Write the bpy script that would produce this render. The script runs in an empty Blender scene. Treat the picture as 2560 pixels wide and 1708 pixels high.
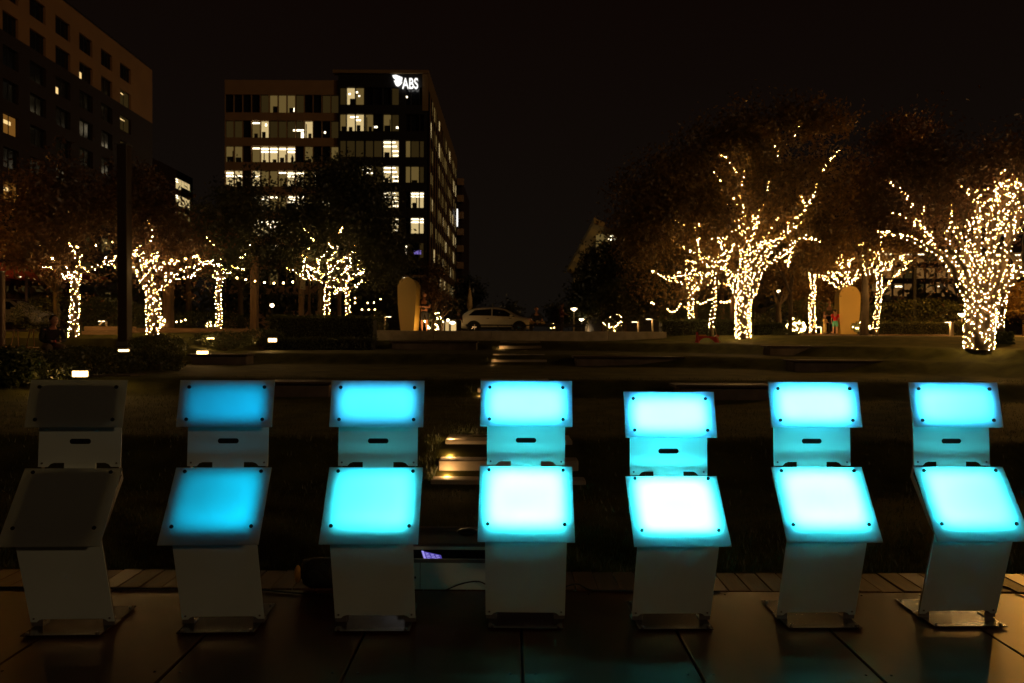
import bpy, math, random
from math import sin, cos, pi, radians, sqrt
from mathutils import Vector, Matrix, Euler, noise
import numpy as np
random.seed(7)
RND = random.Random(11)
SC = bpy.context.scene
COL = SC.collection

# ------------------------------------------------------------------ camera
CAM_H, PITCH, ROLL, FPX = 1.62, 0.0154, 0.0052, 1707.0
cam_data = bpy.data.cameras.new("camera")
cam = bpy.data.objects.new("camera", cam_data); COL.objects.link(cam)
cam_data.sensor_width = 36.0; cam_data.lens = 24.0
cam_data.clip_start = 0.05; cam_data.clip_end = 3000
CM = Matrix.Translation((0, 0, CAM_H)) @ Euler((pi/2 - PITCH, 0, 0)).to_matrix().to_4x4() @ Matrix.Rotation(ROLL, 4, 'Z')
cam.matrix_world = CM
cam_data.dof.use_dof = True
cam_data.dof.focus_distance = 3.8
cam_data.dof.aperture_fstop = 4.5
SC.camera = cam

# ------------------------------------------------------------------ world, night sky over a city
W = bpy.data.worlds.new("World"); SC.world = W; W.use_nodes = True
nt = W.node_tree; nt.nodes.clear()
tc = nt.nodes.new('ShaderNodeTexCoord'); sp = nt.nodes.new('ShaderNodeSeparateXYZ')
rp = nt.nodes.new('ShaderNodeValToRGB'); bg = nt.nodes.new('ShaderNodeBackground'); wo = nt.nodes.new('ShaderNodeOutputWorld')
nt.links.new(tc.outputs['Generated'], sp.inputs[0]); nt.links.new(sp.outputs['Z'], rp.inputs[0])
nt.links.new(rp.outputs[0], bg.inputs[0]); nt.links.new(bg.outputs[0], wo.inputs[0])
rp.color_ramp.elements[0].position = 0.0; rp.color_ramp.elements[0].color = (0.0056, 0.0042, 0.0030, 1)
rp.color_ramp.elements[1].position = 0.5; rp.color_ramp.elements[1].color = (0.0034, 0.0013, 0.0008, 1)
bg.inputs[1].default_value = 1.0

# ------------------------------------------------------------------ weak amber city light from behind the camera
sd = bpy.data.lights.new("city_light", 'SUN'); sd.energy = 0.17; sd.angle = radians(3); sd.color = (1.0, 0.62, 0.31)
sun = bpy.data.objects.new("city_light", sd); COL.objects.link(sun)
sun.rotation_euler = Vector((-1.2, 0.85, -0.45)).to_track_quat('-Z', 'Y').to_euler()

SC.render.engine = 'CYCLES'
SC.view_settings.view_transform = 'Standard'
try: SC.view_settings.look = 'None'
except Exception: pass
SC.view_settings.exposure = 0; SC.view_settings.gamma = 1
cy = SC.cycles
cy.use_denoising = True
try: cy.denoiser = 'OPENIMAGEDENOISE'
except Exception: pass
cy.use_adaptive_sampling = True; cy.adaptive_threshold = 0.008
cy.max_bounces = 8; cy.diffuse_bounces = 3; cy.glossy_bounces = 3; cy.transmission_bounces = 6; cy.transparent_max_bounces = 8
cy.sample_clamp_indirect = 500.0; cy.sample_clamp_direct = 0
cy.caustics_reflective = False; cy.caustics_refractive = False
SC.render.film_transparent = False

# ------------------------------------------------------------------ helpers
RM = CM.to_3x3()
def at(px, py, Y):
    """point at world depth Y seen at pixel (px, py) of the 2560 px photograph"""
    d = RM @ Vector(((px - 1280) / FPX, -(py - 854) / FPX, -1.0))
    return Vector((0, 0, CAM_H)) + d * (Y / d.y)
def V4(x, y): return (x * 1.08936, y * 1.08936)        # overview picture coordinates to photograph pixels
Z3 = lambda x, y: (x / 3.0156, 440 + y / 3.0156)
Z4 = lambda x, y: (600 + x / 3.917, 540 + y / 3.917)
Z6 = lambda x, y: (1380 + x / 3.734, 540 + y / 3.734)
Z7 = lambda x, y: (1940 + x / 3.734, 540 + y / 3.734)
Z8 = lambda x, y: (1400 + x / 2.026, 150 + y / 2.026)
Z2 = lambda x, y: (500 + x / 3.1357, 150 + y / 3.1357)
Z1 = lambda x, y: (x / 3.267, y / 3.267)

class MB:
    def __init__(s): s.v = []; s.f = []; s.m = []; s.smooth = False
    def add(s, vs, fs, mi=0):
        o = len(s.v); s.v += [tuple(v) for v in vs]; s.f += [tuple(i + o for i in f) for f in fs]; s.m += [mi] * len(fs); return s
    def box(s, x0, x1, y0, y1, z0, z1, mi=0):
        return s.add([(x0,y0,z0),(x1,y0,z0),(x1,y1,z0),(x0,y1,z0),(x0,y0,z1),(x1,y0,z1),(x1,y1,z1),(x0,y1,z1)],
              [(0,3,2,1),(4,5,6,7),(0,1,5,4),(1,2,6,5),(2,3,7,6),(3,0,4,7)], mi)
    def cbox(s, x0, x1, y0, y1, z0, z1, b=0.01):
        """box with chamfered edges"""
        vs = []; 
        for x, sx in ((x0, 1), (x1, -1)):
            for y, sy in ((y0, 1), (y1, -1)):
                for z, sz in ((z0, 1), (z1, -1)):
                    vs += [(x + sx*b, y + sy*b, z), (x + sx*b, y, z + sz*b), (x, y + sy*b, z + sz*b)]
        return s.hull(vs)
    def hull(s, vs):
        import bmesh
        bm = bmesh.new()
        for v in vs: bm.verts.new(v)
        r = bmesh.ops.convex_hull(bm, input=bm.verts)
        bmesh.ops.dissolve_limit(bm, angle_limit=0.01, verts=bm.verts, edges=bm.edges)
        bm.verts.index_update()
        s.add([v.co[:] for v in bm.verts], [[v.index for v in f.verts] for f in bm.faces]); bm.free(); return s
    def prism(s, poly, a, b, axis='y'):
        n = len(poly)
        def P(p, t):
            return {'y': (p[0], t, p[1]), 'x': (t, p[0], p[1]), 'z': (p[0], p[1], t)}[axis]
        vs = [P(p, a) for p in poly] + [P(p, b) for p in poly]
        fs = [tuple(range(n)), tuple(range(2*n - 1, n - 1, -1))] + [(i, i + n, (i + 1) % n + n, (i + 1) % n) for i in range(n)]
        return s.add(vs, fs)
    def tube(s, pts, rs, n=8, cap=True):
        pts = [Vector(p) for p in pts]
        if not hasattr(rs, '__len__'): rs = [rs] * len(pts)
        rings = []; ref = None
        for i, p in enumerate(pts):
            t = (pts[min(i + 1, len(pts) - 1)] - pts[max(i - 1, 0)])
            if t.length < 1e-9: t = Vector((0, 0, 1))
            t.normalize()
            if ref is None: ref = Vector((1, 0, 0)) if abs(t.x) < 0.8 else Vector((0, 1, 0))
            a = (ref - t * ref.dot(t)).normalized(); b = t.cross(a); ref = a
            rings.append([p + (a * cos(2*pi*k/n) + b * sin(2*pi*k/n)) * rs[i] for k in range(n)])
        vs = [v for r in rings for v in r]; fs = []
        for i in range(len(pts) - 1):
            for k in range(n):
                fs.append((i*n + k, i*n + (k+1) % n, (i+1)*n + (k+1) % n, (i+1)*n + k))
        if cap: fs += [tuple(range(n - 1, -1, -1)), tuple((len(pts)-1)*n + k for k in range(n))]
        return s.add(vs, fs)
    def sphere(s, c, r, nu=10, nv=6, sc=(1, 1, 1)):
        vs = [(c[0], c[1], c[2] - r*sc[2])]; fs = []
        for j in range(1, nv):
            ph = -pi/2 + pi*j/nv
            for i in range(nu):
                th = 2*pi*i/nu
                vs.append((c[0] + r*sc[0]*cos(ph)*cos(th), c[1] + r*sc[1]*cos(ph)*sin(th), c[2] + r*sc[2]*sin(ph)))
        vs.append((c[0], c[1], c[2] + r*sc[2])); L = len(vs) - 1
        for i in range(nu):
            fs.append((0, 1 + (i+1) % nu, 1 + i)); fs.append((L, 1 + (nv-2)*nu + i, 1 + (nv-2)*nu + (i+1) % nu))
            for j in range(nv - 2):
                a = 1 + j*nu; fs.append((a + i, a + (i+1) % nu, a + nu + (i+1) % nu, a + nu + i))
        return s.add(vs, fs)
    def mesh(s, name, mats, off=(0, 0, 0), smooth=False):
        me = bpy.data.meshes.new(name)
        o = Vector(off)
        me.from_pydata([(v[0]-o.x, v[1]-o.y, v[2]-o.z) for v in s.v], [], s.f)
        for m in (mats if isinstance(mats, (list, tuple)) else [mats]): me.materials.append(m)
        if any(s.m): me.polygons.foreach_set('material_index', s.m)
        if smooth: me.polygons.foreach_set('use_smooth', [True] * len(me.polygons))
        me.update(); return me

def tag(o, label=None, cat=None, group=None, kind=None):
    if label: o['label'] = label
    if cat: o['category'] = cat
    if group: o['group'] = group
    if kind: o['kind'] = kind
    return o
def thing(name, label, cat, loc=(0, 0, 0), group=None, rz=0):
    o = bpy.data.objects.new(name, None); COL.objects.link(o); o.location = loc; o.rotation_euler = (0, 0, rz)
    o.empty_display_size = 0.2
    return tag(o, label, cat, group)
def obj(name, me, parent=None, M=None, kind=None, label=None):
    o = bpy.data.objects.new(name, me); COL.objects.link(o)
    if parent is not None: o.parent = parent
    if M is not None: o.matrix_local = M
    return tag(o, label, kind=kind)
def part(name, mb, mat, parent, world=False, smooth=False, kind=None, label=None):
    off = parent.location if world else (0, 0, 0)
    if world and parent.parent is not None: off = parent.parent.location
    return obj(name, mb.mesh(name, mat, off, smooth), parent, kind=kind, label=label)
def bev(o, w, seg=2):
    m = o.modifiers.new('bevel', 'BEVEL'); m.width = w; m.segments = seg; m.limit_method = 'ANGLE'; return o
def kids(o): return [c for c in bpy.data.objects if c.parent == o]
def copy_tree(o, parent=None, table=None):
    if table is None:
        table = {}
        for c in bpy.data.objects:
            if c.parent is not None: table.setdefault(c.parent.name, []).append(c)
    c = o.copy(); COL.objects.link(c)
    if parent is not None: c.parent = parent
    for ch in table.get(o.name, []): copy_tree(ch, c, table)
    return c

# ------------------------------------------------------------------ materials
def mat(name, col, rough=0.6, metal=0.0, spec=0.5, noise_s=0, noise_amt=0.3, bump=0.0, stretch=(1, 1, 1), coat=0, col2=None, rv=.12):
    m = bpy.data.materials.new(name); m.use_nodes = True; n = m.node_tree; b = n.nodes['Principled BSDF']
    b.inputs['Base Color'].default_value = (*col, 1); b.inputs['Roughness'].default_value = rough
    b.inputs['Metallic'].default_value = metal; b.inputs['Specular IOR Level'].default_value = spec
    b.inputs['Coat Weight'].default_value = coat
    if noise_s:
        t = n.nodes.new('ShaderNodeTexCoord'); mp = n.nodes.new('ShaderNodeMapping'); mp.inputs['Scale'].default_value = stretch
        x = n.nodes.new('ShaderNodeTexNoise'); x.inputs['Scale'].default_value = noise_s; x.inputs['Detail'].default_value = 6
        r = n.nodes.new('ShaderNodeValToRGB'); r.color_ramp.elements[0].position = .3; r.color_ramp.elements[1].position = .72
        c2 = col2 if col2 else tuple(c * (1 - noise_amt) for c in col)
        r.color_ramp.elements[0].color = (*c2, 1); r.color_ramp.elements[1].color = (*(c * (1 + noise_amt*.5) for c in col), 1)
        n.links.new(t.outputs['Object'], mp.inputs[0]); n.links.new(mp.outputs[0], x.inputs['Vector'])
        n.links.new(x.outputs['Fac'], r.inputs[0]); n.links.new(r.outputs[0], b.inputs['Base Color'])
        mr = n.nodes.new('ShaderNodeMapRange'); mr.inputs['To Min'].default_value = max(rough - rv, .03); mr.inputs['To Max'].default_value = min(rough + rv, 1)
        n.links.new(x.outputs['Fac'], mr.inputs[0]); n.links.new(mr.outputs[0], b.inputs['Roughness'])
        if bump:
            bu = n.nodes.new('ShaderNodeBump'); bu.inputs['Strength'].default_value = bump; bu.inputs['Distance'].default_value = .02
            n.links.new(x.outputs['Fac'], bu.inputs['Height']); n.links.new(bu.outputs[0], b.inputs['Normal'])
    return m
def emi(name, col, s):
    m = bpy.data.materials.new(name); m.use_nodes = True; n = m.node_tree; n.nodes.clear()
    e = n.nodes.new('ShaderNodeEmission'); e.inputs[0].default_value = (*col, 1); e.inputs[1].default_value = s
    o = n.nodes.new('ShaderNodeOutputMaterial'); n.links.new(e.outputs[0], o.inputs[0]); return m
def leafmat(name, c1, c2, trans=.35):
    m = bpy.data.materials.new(name); m.use_nodes = True; n = m.node_tree; n.nodes.clear()
    g = n.nodes.new('ShaderNodeNewGeometry'); r = n.nodes.new('ShaderNodeValToRGB')
    r.color_ramp.elements[0].color = (*c1, 1); r.color_ramp.elements[1].color = (*c2, 1)
    n.links.new(g.outputs['Random Per Island'], r.inputs[0])
    d = n.nodes.new('ShaderNodeBsdfDiffuse'); t = n.nodes.new('ShaderNodeBsdfTranslucent'); mx = n.nodes.new('ShaderNodeMixShader'); mx.inputs[0].default_value = trans
    gl = n.nodes.new('ShaderNodeBsdfGlossy'); gl.inputs['Roughness'].default_value = .45; mx2 = n.nodes.new('ShaderNodeMixShader'); mx2.inputs[0].default_value = .06
    n.links.new(r.outputs[0], d.inputs[0]); n.links.new(r.outputs[0], t.inputs[0])
    n.links.new(d.outputs[0], mx.inputs[1]); n.links.new(t.outputs[0], mx.inputs[2])
    n.links.new(mx.outputs[0], mx2.inputs[1]); n.links.new(gl.outputs[0], mx2.inputs[2])
    o = n.nodes.new('ShaderNodeOutputMaterial'); n.links.new(mx2.outputs[0], o.inputs[0]); return m
def frosted(name):
    m = bpy.data.materials.new(name); m.use_nodes = True; n = m.node_tree; n.nodes.clear()
    d = n.nodes.new('ShaderNodeBsdfDiffuse'); d.inputs[0].default_value = (.5, .52, .5, 1)
    t = n.nodes.new('ShaderNodeBsdfTranslucent'); t.inputs[0].default_value = (.86, .95, .96, 1)
    g = n.nodes.new('ShaderNodeBsdfGlossy'); g.inputs['Roughness'].default_value = .28
    fr = n.nodes.new('ShaderNodeFresnel'); fr.inputs[0].default_value = 1.45
    mx = n.nodes.new('ShaderNodeMixShader'); mx.inputs[0].default_value = .72
    mx2 = n.nodes.new('ShaderNodeMixShader')
    n.links.new(d.outputs[0], mx.inputs[1]); n.links.new(t.outputs[0], mx.inputs[2])
    n.links.new(fr.outputs[0], mx2.inputs[0]); n.links.new(mx.outputs[0], mx2.inputs[1]); n.links.new(g.outputs[0], mx2.inputs[2])
    o = n.nodes.new('ShaderNodeOutputMaterial'); n.links.new(mx2.outputs[0], o.inputs[0]); return m

M_grass = mat('lawn_turf', (.075, .072, .018), .95, noise_s=2.2, noise_amt=.5, bump=.4, spec=.1)
M_mulch = mat('mulch', (.05, .028, .014), .95, noise_s=9, noise_amt=.5, bump=.6, spec=.1)
M_paving = mat('plaza_paving', (.22, .19, .15), .75, noise_s=3, noise_amt=.25)
M_board = mat('deck_board', (.075, .021, .006), .30, noise_s=2.6, noise_amt=.5, bump=.012, stretch=(2, .9, 1), spec=.5, rv=.05)
M_board2 = mat('deck_board_dark', (.055, .016, .005), .34, noise_s=3, noise_amt=.5, bump=.012, stretch=(2, .9, 1), spec=.5, rv=.05)
M_plank = mat('edge_plank', (.10, .05, .026), .5, noise_s=4, noise_amt=.5, bump=.15, stretch=(6, 1, 1), spec=.4)
M_joist = mat('joist', (.02, .015, .012), .9)
M_conc = mat('concrete', (.34, .29, .22), .85, noise_s=4, noise_amt=.25, bump=.1)
M_conc2 = mat('dark_concrete', (.16, .12, .085), .85, noise_s=3, noise_amt=.35, bump=.1)
M_seatcap = mat('dark_seat_cap', (.07, .045, .03), .6, noise_s=4, noise_amt=.4, stretch=(1, 6, 6))
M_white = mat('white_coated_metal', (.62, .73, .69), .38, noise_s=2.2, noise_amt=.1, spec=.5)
M_side = mat('side_metal', (.16, .15, .14), .4, metal=.3)
M_steel = mat('polished_steel', (.32, .32, .33), .2, metal=1.0, noise_s=6, noise_amt=.12)
M_black = mat('black_plastic', (.008, .008, .009), .35)
M_rubber = mat('rubber', (.012, .012, .012), .8)
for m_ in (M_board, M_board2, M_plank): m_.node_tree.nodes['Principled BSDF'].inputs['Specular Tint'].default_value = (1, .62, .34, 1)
M_frost = frosted('frosted_acrylic')
M_boxin = mat('light_box_inside', (.75, .75, .75), .8)
M_bark = mat('bark', (.13, .09, .055), .9, noise_s=7, noise_amt=.45, bump=.6, stretch=(1, 1, .25))
M_post = mat('post_timber', (.17, .10, .055), .75, noise_s=5, noise_amt=.35, stretch=(3, 3, .4))
M_brick = mat('dark_brick', (.03, .014, .009), .85, noise_s=2, noise_amt=.3)
M_stucco = mat('beige_stucco', (.32, .165, .06), .9, noise_s=.35, noise_amt=.15)
M_band = mat('brown_spandrel', (.36, .215, .10), .7, noise_s=.5, noise_amt=.15)
M_frame = mat('dark_window_frame', (.018, .016, .015), .5)
M_gdark = mat('dark_glass', (.012, .013, .015), .12, spec=.6)
M_leafA = leafmat('oak_leaves', (.12, .075, .02), (.26, .15, .04))
M_leafR = leafmat('autumn_leaves', (.08, .042, .016), (.16, .078, .028))
M_leafD = leafmat('dark_leaves', (.03, .035, .012), (.06, .06, .02))
M_hedge = leafmat('hedge_leaves', (.04, .05, .016), (.085, .09, .025))
M_blade = leafmat('grass_blades', (.04, .06, .015), (.10, .11, .03), .3)
M_bulb = emi('warm_bulb', (1.0, .60, .20), 170)
M_bulb2 = emi('warm_bulb_dim', (1.0, .48, .11), 85)
M_festoon = emi('festoon_bulb', (1.0, .58, .2), 34)
M_lampw = emi('lamp_lens', (1.0, .62, .22), 7)
M_strip2 = emi('dim_ceiling_lamp', (1.0, .66, .26), 1.1)
M_step = emi('step_light', (1.0, .74, .42), 14)
M_globe = emi('mushroom_lamp_glow', (1.0, .78, .45), 9)
M_wire = mat('wire', (.02, .022, .015), .7)
M_sign = emi('sign_white', (1.0, .97, .92), 1.4)
M_concL = M_conc
M_ochre = mat('ochre_panel', (.70, .50, .17), .55, noise_s=.8, noise_amt=.06)
M_skin = mat('skin', (.42, .2, .12), .55); M_hair = mat('hair', (.02, .014, .01), .6)

# window glows (rooms behind glass)
G = {'d': emi('room_dim', (1.0, .62, .17), .024), 'm': emi('room_half', (1.0, .66, .20), .12), 'b': emi('room_bright', (1.0, .74, .33), .62),
     'o': emi('room_orange', (1.0, .42, .07), .16)}
M_strip = emi('ceiling_strip', (1.0, .84, .55), 4.0)

# ------------------------------------------------------------------ ground heights
def ss(a, b, x):
    t = min(1, max(0, (x - a) / (b - a))); return t * t * (3 - 2 * t)
def risers(x):
    q = min(max(x, 0), 11.5) ** 2
    return 7.35, 13.0 - .004*q, 19.2 - .0375*q, 24.2 - .068*q
def gh(x, y):
    y1, y2, y3, y4 = risers(x)
    h = -.02 + .07*ss(4.6, 5.4, y)
    h += .35*ss(y1 - .45, y1 + .45, y) + .28*ss(y2 - .45, y2 + .35, y) + .28*ss(y3 - .45, y3 + .35, y) + .29*ss(y4 - .45, y4 + .35, y)
    h += .25*ss(y4 + 2, y4 + 6, y) if y < 60 else .25
    if x < -8.5:   # sunken patio on the left
        k = ss(-8.5, -10, x) if False else min(1, (-8.5 - x) / 1.5)
        p = .62 * ss(9, 13, y) + .05
        p += .68*ss(18.9, 19.2, y) + .15*ss(20.8, 21.2, y)
        h = h*(1-k) + p*k
    return h

def build_ground():
    xs = [-400, -200, -120, -80, -60, -45, -35] + [-28 + i*1.0 for i in range(13)] + [-15 + i*.5 for i in range(61)] + [16 + i*1.0 for i in range(13)] + [35, 45, 60, 80, 120, 200, 400]
    ys = [4.62 + i*.2 for i in range(110)] + [27 + i*.7 for i in range(14)] + [38, 42, 48, 56, 70, 90, 130, 200, 400, 900]
    mb = MB(); nx = len(xs)
    for y in ys:
        for x in xs: mb.v.append((x, y, gh(x, y) + (.012*noise.noise(Vector((x*1.3, y*1.3, 0))) if y < 30 else 0)))
    for j in range(len(ys)-1):
        for i in range(nx-1):
            mb.f.append((j*nx+i, j*nx+i+1, (j+1)*nx+i+1, (j+1)*nx+i)); mb.m.append(1 if ys[j] > 27 else 0)
    o = obj('lawn', mb.mesh('lawn', [M_grass, M_paving], smooth=True), kind='structure')
    # ground under and behind the viewer
    mb = MB().box(-400, 400, -60, 4.60, -.5, -.2)
    obj('ground', mb.mesh('ground', M_joist), kind='structure')
build_ground()

# ------------------------------------------------------------------ deck: wide boards and edge planks, each one its own part
deck = obj('deck', MB().box(-6, 6, -.6, 4.58, -.14, -.05).mesh('deck', M_joist), kind='structure')
wb = .84
bm_ = {}
for i in range(-7, 8):
    x0 = .06 + i*wb
    rows = [(4.235, 1.80), (1.79, -.6)]
    for j, (ya, yb) in enumerate(rows):
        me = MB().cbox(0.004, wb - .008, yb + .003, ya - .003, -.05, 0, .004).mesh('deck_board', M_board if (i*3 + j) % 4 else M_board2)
        o = obj('deck_board', me, deck, Matrix.Translation((x0, 0, RND.uniform(-.002, .002))))
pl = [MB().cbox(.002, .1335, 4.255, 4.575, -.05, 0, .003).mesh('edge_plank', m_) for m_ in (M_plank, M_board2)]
for i in range(-44, 45):
    obj('edge_plank', pl[0 if RND.random() < .7 else 1], deck, Matrix.Translation((i*.137, 0, RND.uniform(-.003, .003))))
sc_ = MB().tube([(0, 0, -.002), (0, 0, .0015)], .007, 6).mesh('screw_head', M_steel)
for i in range(-4, 5):
    for (dx, y) in ((.06, 4.18), (.42, 4.18), (.78, 4.18), (.06, 3.2), (.78, 3.2), (.42, 2.5)):
        obj('screw_head', sc_, deck, Matrix.Translation((.06 + i*wb + dx, y, .0015)))

# ------------------------------------------------------------------ light kiosks
def rrect(w, h, r, n=5):
    pts = []
    for (cx_, cy_, a0) in ((w/2 - r, h/2 - r, 0), (-w/2 + r, h/2 - r, pi/2), (-w/2 + r, -h/2 + r, pi), (w/2 - r, -h/2 + r, 1.5*pi)):
        for k in range(n + 1): pts.append((cx_ + r*cos(a0 + pi/2*k/n), cy_ + r*sin(a0 + pi/2*k/n)))
    return pts
LEDCOL = {'u': (.045, .58, 1.0), 'l': (.045, .80, .93), 'u2': (.0005, .47, .85), 'l2': (.0005, .58, .90)}
ledm = {}
def led(key, s):
    s = round(s, 2)
    if (key, s) not in ledm: ledm[(key, s)] = emi('led', LEDCOL[key], s)
    return ledm[(key, s)]
def light_panel(name, parent, M, w, h, ow, oh, oz, key, S, grad, bolts, off):
    """sheet in local xz plane facing -y at y=0; light box behind"""
    t = .006
    sh = obj(name, MB().cbox(-w/2, w/2, 0, t, -h/2, h/2, .0015).mesh(name, M_frost), parent, M)
    # housing: an open box behind the sheet, its mouth a rounded rectangle
    gap, dep = .0155, .030
    mb = MB(); o = rrect(ow, oh, .035, 6); o2 = rrect(ow + .012, oh + .012, .04, 6)
    n = len(o); y0 = t + gap; y1 = y0 + dep
    vs = [(x, y0, z + oz) for x, z in o] + [(x, y0, z + oz) for x, z in o2] + [(x, y1, z + oz) for x, z in o] + [(x, y1 + .006, z + oz) for x, z in o2]
    fs = []
    for i in range(n):
        k = (i + 1) % n
        fs += [(i, k, k + n, i + n), (i, i + 2*n, k + 2*n, k), (i + n, k + n, k + 3*n, i + 3*n)]
    fs.append(tuple(range(4*n - 1, 3*n - 1, -1)))
    mb.add(vs, fs)
    hb = obj('light_box', mb.mesh('light_box', M_boxin), parent, M)
    if S > 0:
        nx, nz = 9, 5
        mb = MB(); mats = []
        for i in range(nx):
            for j in range(nz):
                e = 1.45 if (i in (0, nx-1) or j in (0, nz-1)) else .95
                g = grad[0]*(1 - i/(nx-1)) + grad[1]*(i/(nx-1)); g2 = grad[2]*(1 - j/(nz-1)) + grad[3]*(j/(nz-1))
                s = S*e*g*g2*RND.uniform(.93, 1.07)
                m_ = led(key, float('%.2g' % s) if s < 10 else round(s))
                if m_ not in mats: mats.append(m_)
                a, b = (ow - .05)/nx, (oh - .05)/nz
                x0 = -(ow - .05)/2 + i*a; z0 = oz - (oh - .05)/2 + j*b
                mb.add([(x0, y1 - .003, z0), (x0 + a*.94, y1 - .003, z0), (x0 + a*.94, y1 - .003, z0 + b*.94), (x0, y1 - .003, z0 + b*.94)], [(0, 1, 2, 3)], mats.index(m_))
        obj('led_array', mb.mesh('led_array', mats), hb)
    for (bx, bz) in bolts:
        b = MB().tube([(bx, -.006, bz), (bx, 0, bz)], .0098, 14).tube([(bx, 0, bz), (bx, y0 + .002, bz)], .0045, 8)
        obj('bolt', b.mesh('bolt', M_black, smooth=False), parent, M)
    return sh

def plane_M(y0, z0, y1, z1, lift=0):
    """frame whose local z runs from the lower to the upper edge, local y points away from the viewer"""
    up = Vector((0, y1 - y0, z1 - z0)).normalized(); xx = Vector((1, 0, 0)); yy = up.cross(xx)
    m = Matrix((xx, yy, up)).transposed().to_4x4()
    c = Vector((0, (y0 + y1)/2, (z0 + z1)/2)) + yy*0
    return Matrix.Translation(c) @ m, sqrt((y1-y0)**2 + (z1-z0)**2)

PROF = dict(y=[.0716, .0146, .0824, .0673, .0163, -.2071, -.1129], z=[1.3399, 1.087, 1.0756, .8618, .8652, .5078, .4765])
PROF5 = dict(y=[.0963, .0281, .0972, .0822, .0328, -.2268, -.131], z=[1.2796, 1.0273, 1.0143, .8043, .8117, .496, .4636])
def kiosk(k, X, Y, yaw, Su, Sl, label, gradu=(1, 1, 1, 1), gradl=(1, 1, 1, 1), keys=('u', 'l')):
    p = PROF5 if k == 4 else PROF; y, z = p['y'], p['z']
    t = thing('light_kiosk', label, 'light kiosk', (X, Y, 0), 'row of light kiosks on the deck', yaw)
    M1, h1 = plane_M(y[1], z[1], y[0], z[0])
    light_panel('display_panel', t, M1, .5174, h1, .424, .192, .002, keys[0], Su, gradu,
                [(-.205, .090), (.205, .090), (-.205, -.088), (.205, -.088)], 0)
    M2, h2 = plane_M(y[5], z[5], y[4], z[4])
    light_panel('desk_panel', t, M2, .5155, h2, .418, .325, .032, keys[1], Sl, gradl,
                [(-.205, .187), (.205, .187), (-.205, -.115), (.205, -.115)], 0)
    # middle panel with slot and notched foot
    M3, h3 = plane_M(y[3], z[3] , y[2] + (y[2]-y[3])*.15, z[2] + .05)
    w = .4423
    import bmesh
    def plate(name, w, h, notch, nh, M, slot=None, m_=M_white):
        # outline with a notch in the lower edge
        r = min(nh, .02)
        o = [(-w/2, -h/2), (-notch/2 - r, -h/2), (-notch/2 - r*.3, -h/2 + nh*.7), (-notch/2 + r*.6, -h/2 + nh), (notch/2 - r*.6, -h/2 + nh), (notch/2 + r*.3, -h/2 + nh*.7), (notch/2 + r, -h/2), (w/2, -h/2), (w/2, h/2), (-w/2, h/2)]
        bm = bmesh.new()
        def loop(pts):
            vs = [bm.verts.new((a, 0, b)) for a, b in pts]; return [bm.edges.new((vs[i], vs[(i+1) % len(vs)])) for i in range(len(vs))]
        es = loop(o)
        if slot: es += loop([(a, b + slot[2]) for a, b in rrect(slot[0], slot[1], slot[1]/2 - .0005, 5)])
        bmesh.ops.triangle_fill(bm, edges=es, use_beauty=True)
        for f in bm.faces:
            if f.normal.y > 0: f.normal_flip()
        r_ = bmesh.ops.extrude_face_region(bm, geom=list(bm.faces))
        bmesh.ops.translate(bm, vec=(0, .004, 0), verts=[v for v in r_['geom'] if isinstance(v, bmesh.types.BMVert)])
        bmesh.ops.recalc_face_normals(bm, faces=bm.faces)
        me = bpy.data.meshes.new(name); bm.to_mesh(me); bm.free(); me.materials.append(m_)
        return obj(name, me, t, M)
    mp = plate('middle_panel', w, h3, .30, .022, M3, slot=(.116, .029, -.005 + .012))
    obj('sensor_slot', MB().box(-.07, .07, .006, .03, -.022, .022).mesh('sensor_slot', M_black), t, M3 @ Matrix.Translation((0, .001, .008)))
    obj('cable_tray', MB().box(-.085, .085, .006, .012, -h3/2 - .015, -h3/2 + .03).mesh('cable_tray', M_white), t, M3)
    sl = (0 - y[6]) / (z[6] - .035)
    zt = z[6] + .085; yt = y[6] - sl*.085
    M4, h4 = plane_M(0, .035, yt, zt)
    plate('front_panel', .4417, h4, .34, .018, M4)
    scr = MB()
    for sx in (-.2, .2):
        for (M_, hz) in ((M3, -h3/2 + .02), (M4, -h4/2 + .022)):
            obj('screw', MB().tube([(sx, -.003, hz), (sx, 0, hz)], .0055, 10).mesh('screw', M_side), t, M_)
    # side plates following the zigzag profile
    poly = [(.008, .03), (yt + .008, zt), (yt + .075, zt + .05), (y[4] + .085, z[4] - .06), (y[3] + .006, z[3]), (y[2] + .006, z[2] + .04), (y[0] + .07, z[0] - .03),
            (y[0] + .085, z[0] - .03), (y[2] + .028, z[2] + .02), (y[3] + .032, z[3]), (y[4] + .105, z[4] - .08), (yt + .09, zt + .01), (yt + .04, zt - .04), (.035, .03)]
    for sx in (-1, 1):
        a, b = sorted((sx*.205, sx*.2095))
        part('side_plate', MB().prism(poly, a, b, 'x'), M_side, t)
    # base plate, feet
    bpz = part('base_plate', MB().cbox(-.2037, .2037, -.112, .27, .006, .012, .001), M_steel, t)
    for (bx, by) in ((-.18, -.09), (.18, -.09), (-.18, .245), (.18, .245)):
        obj('anchor_bolt', MB().tube([(0, 0, 0), (0, 0, .02)], .009, 6).mesh('anchor_bolt', M_side), bpz, Matrix.Translation((bx, by, 0)))
    for sx in (-.19, .19):
        part('foot_bracket', MB().box(sx - .03, sx + .03, .006, .012, .012, .06).box(sx - .03, sx + .03, .012, .07, .012, .018), M_side, t)
    return t
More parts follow.
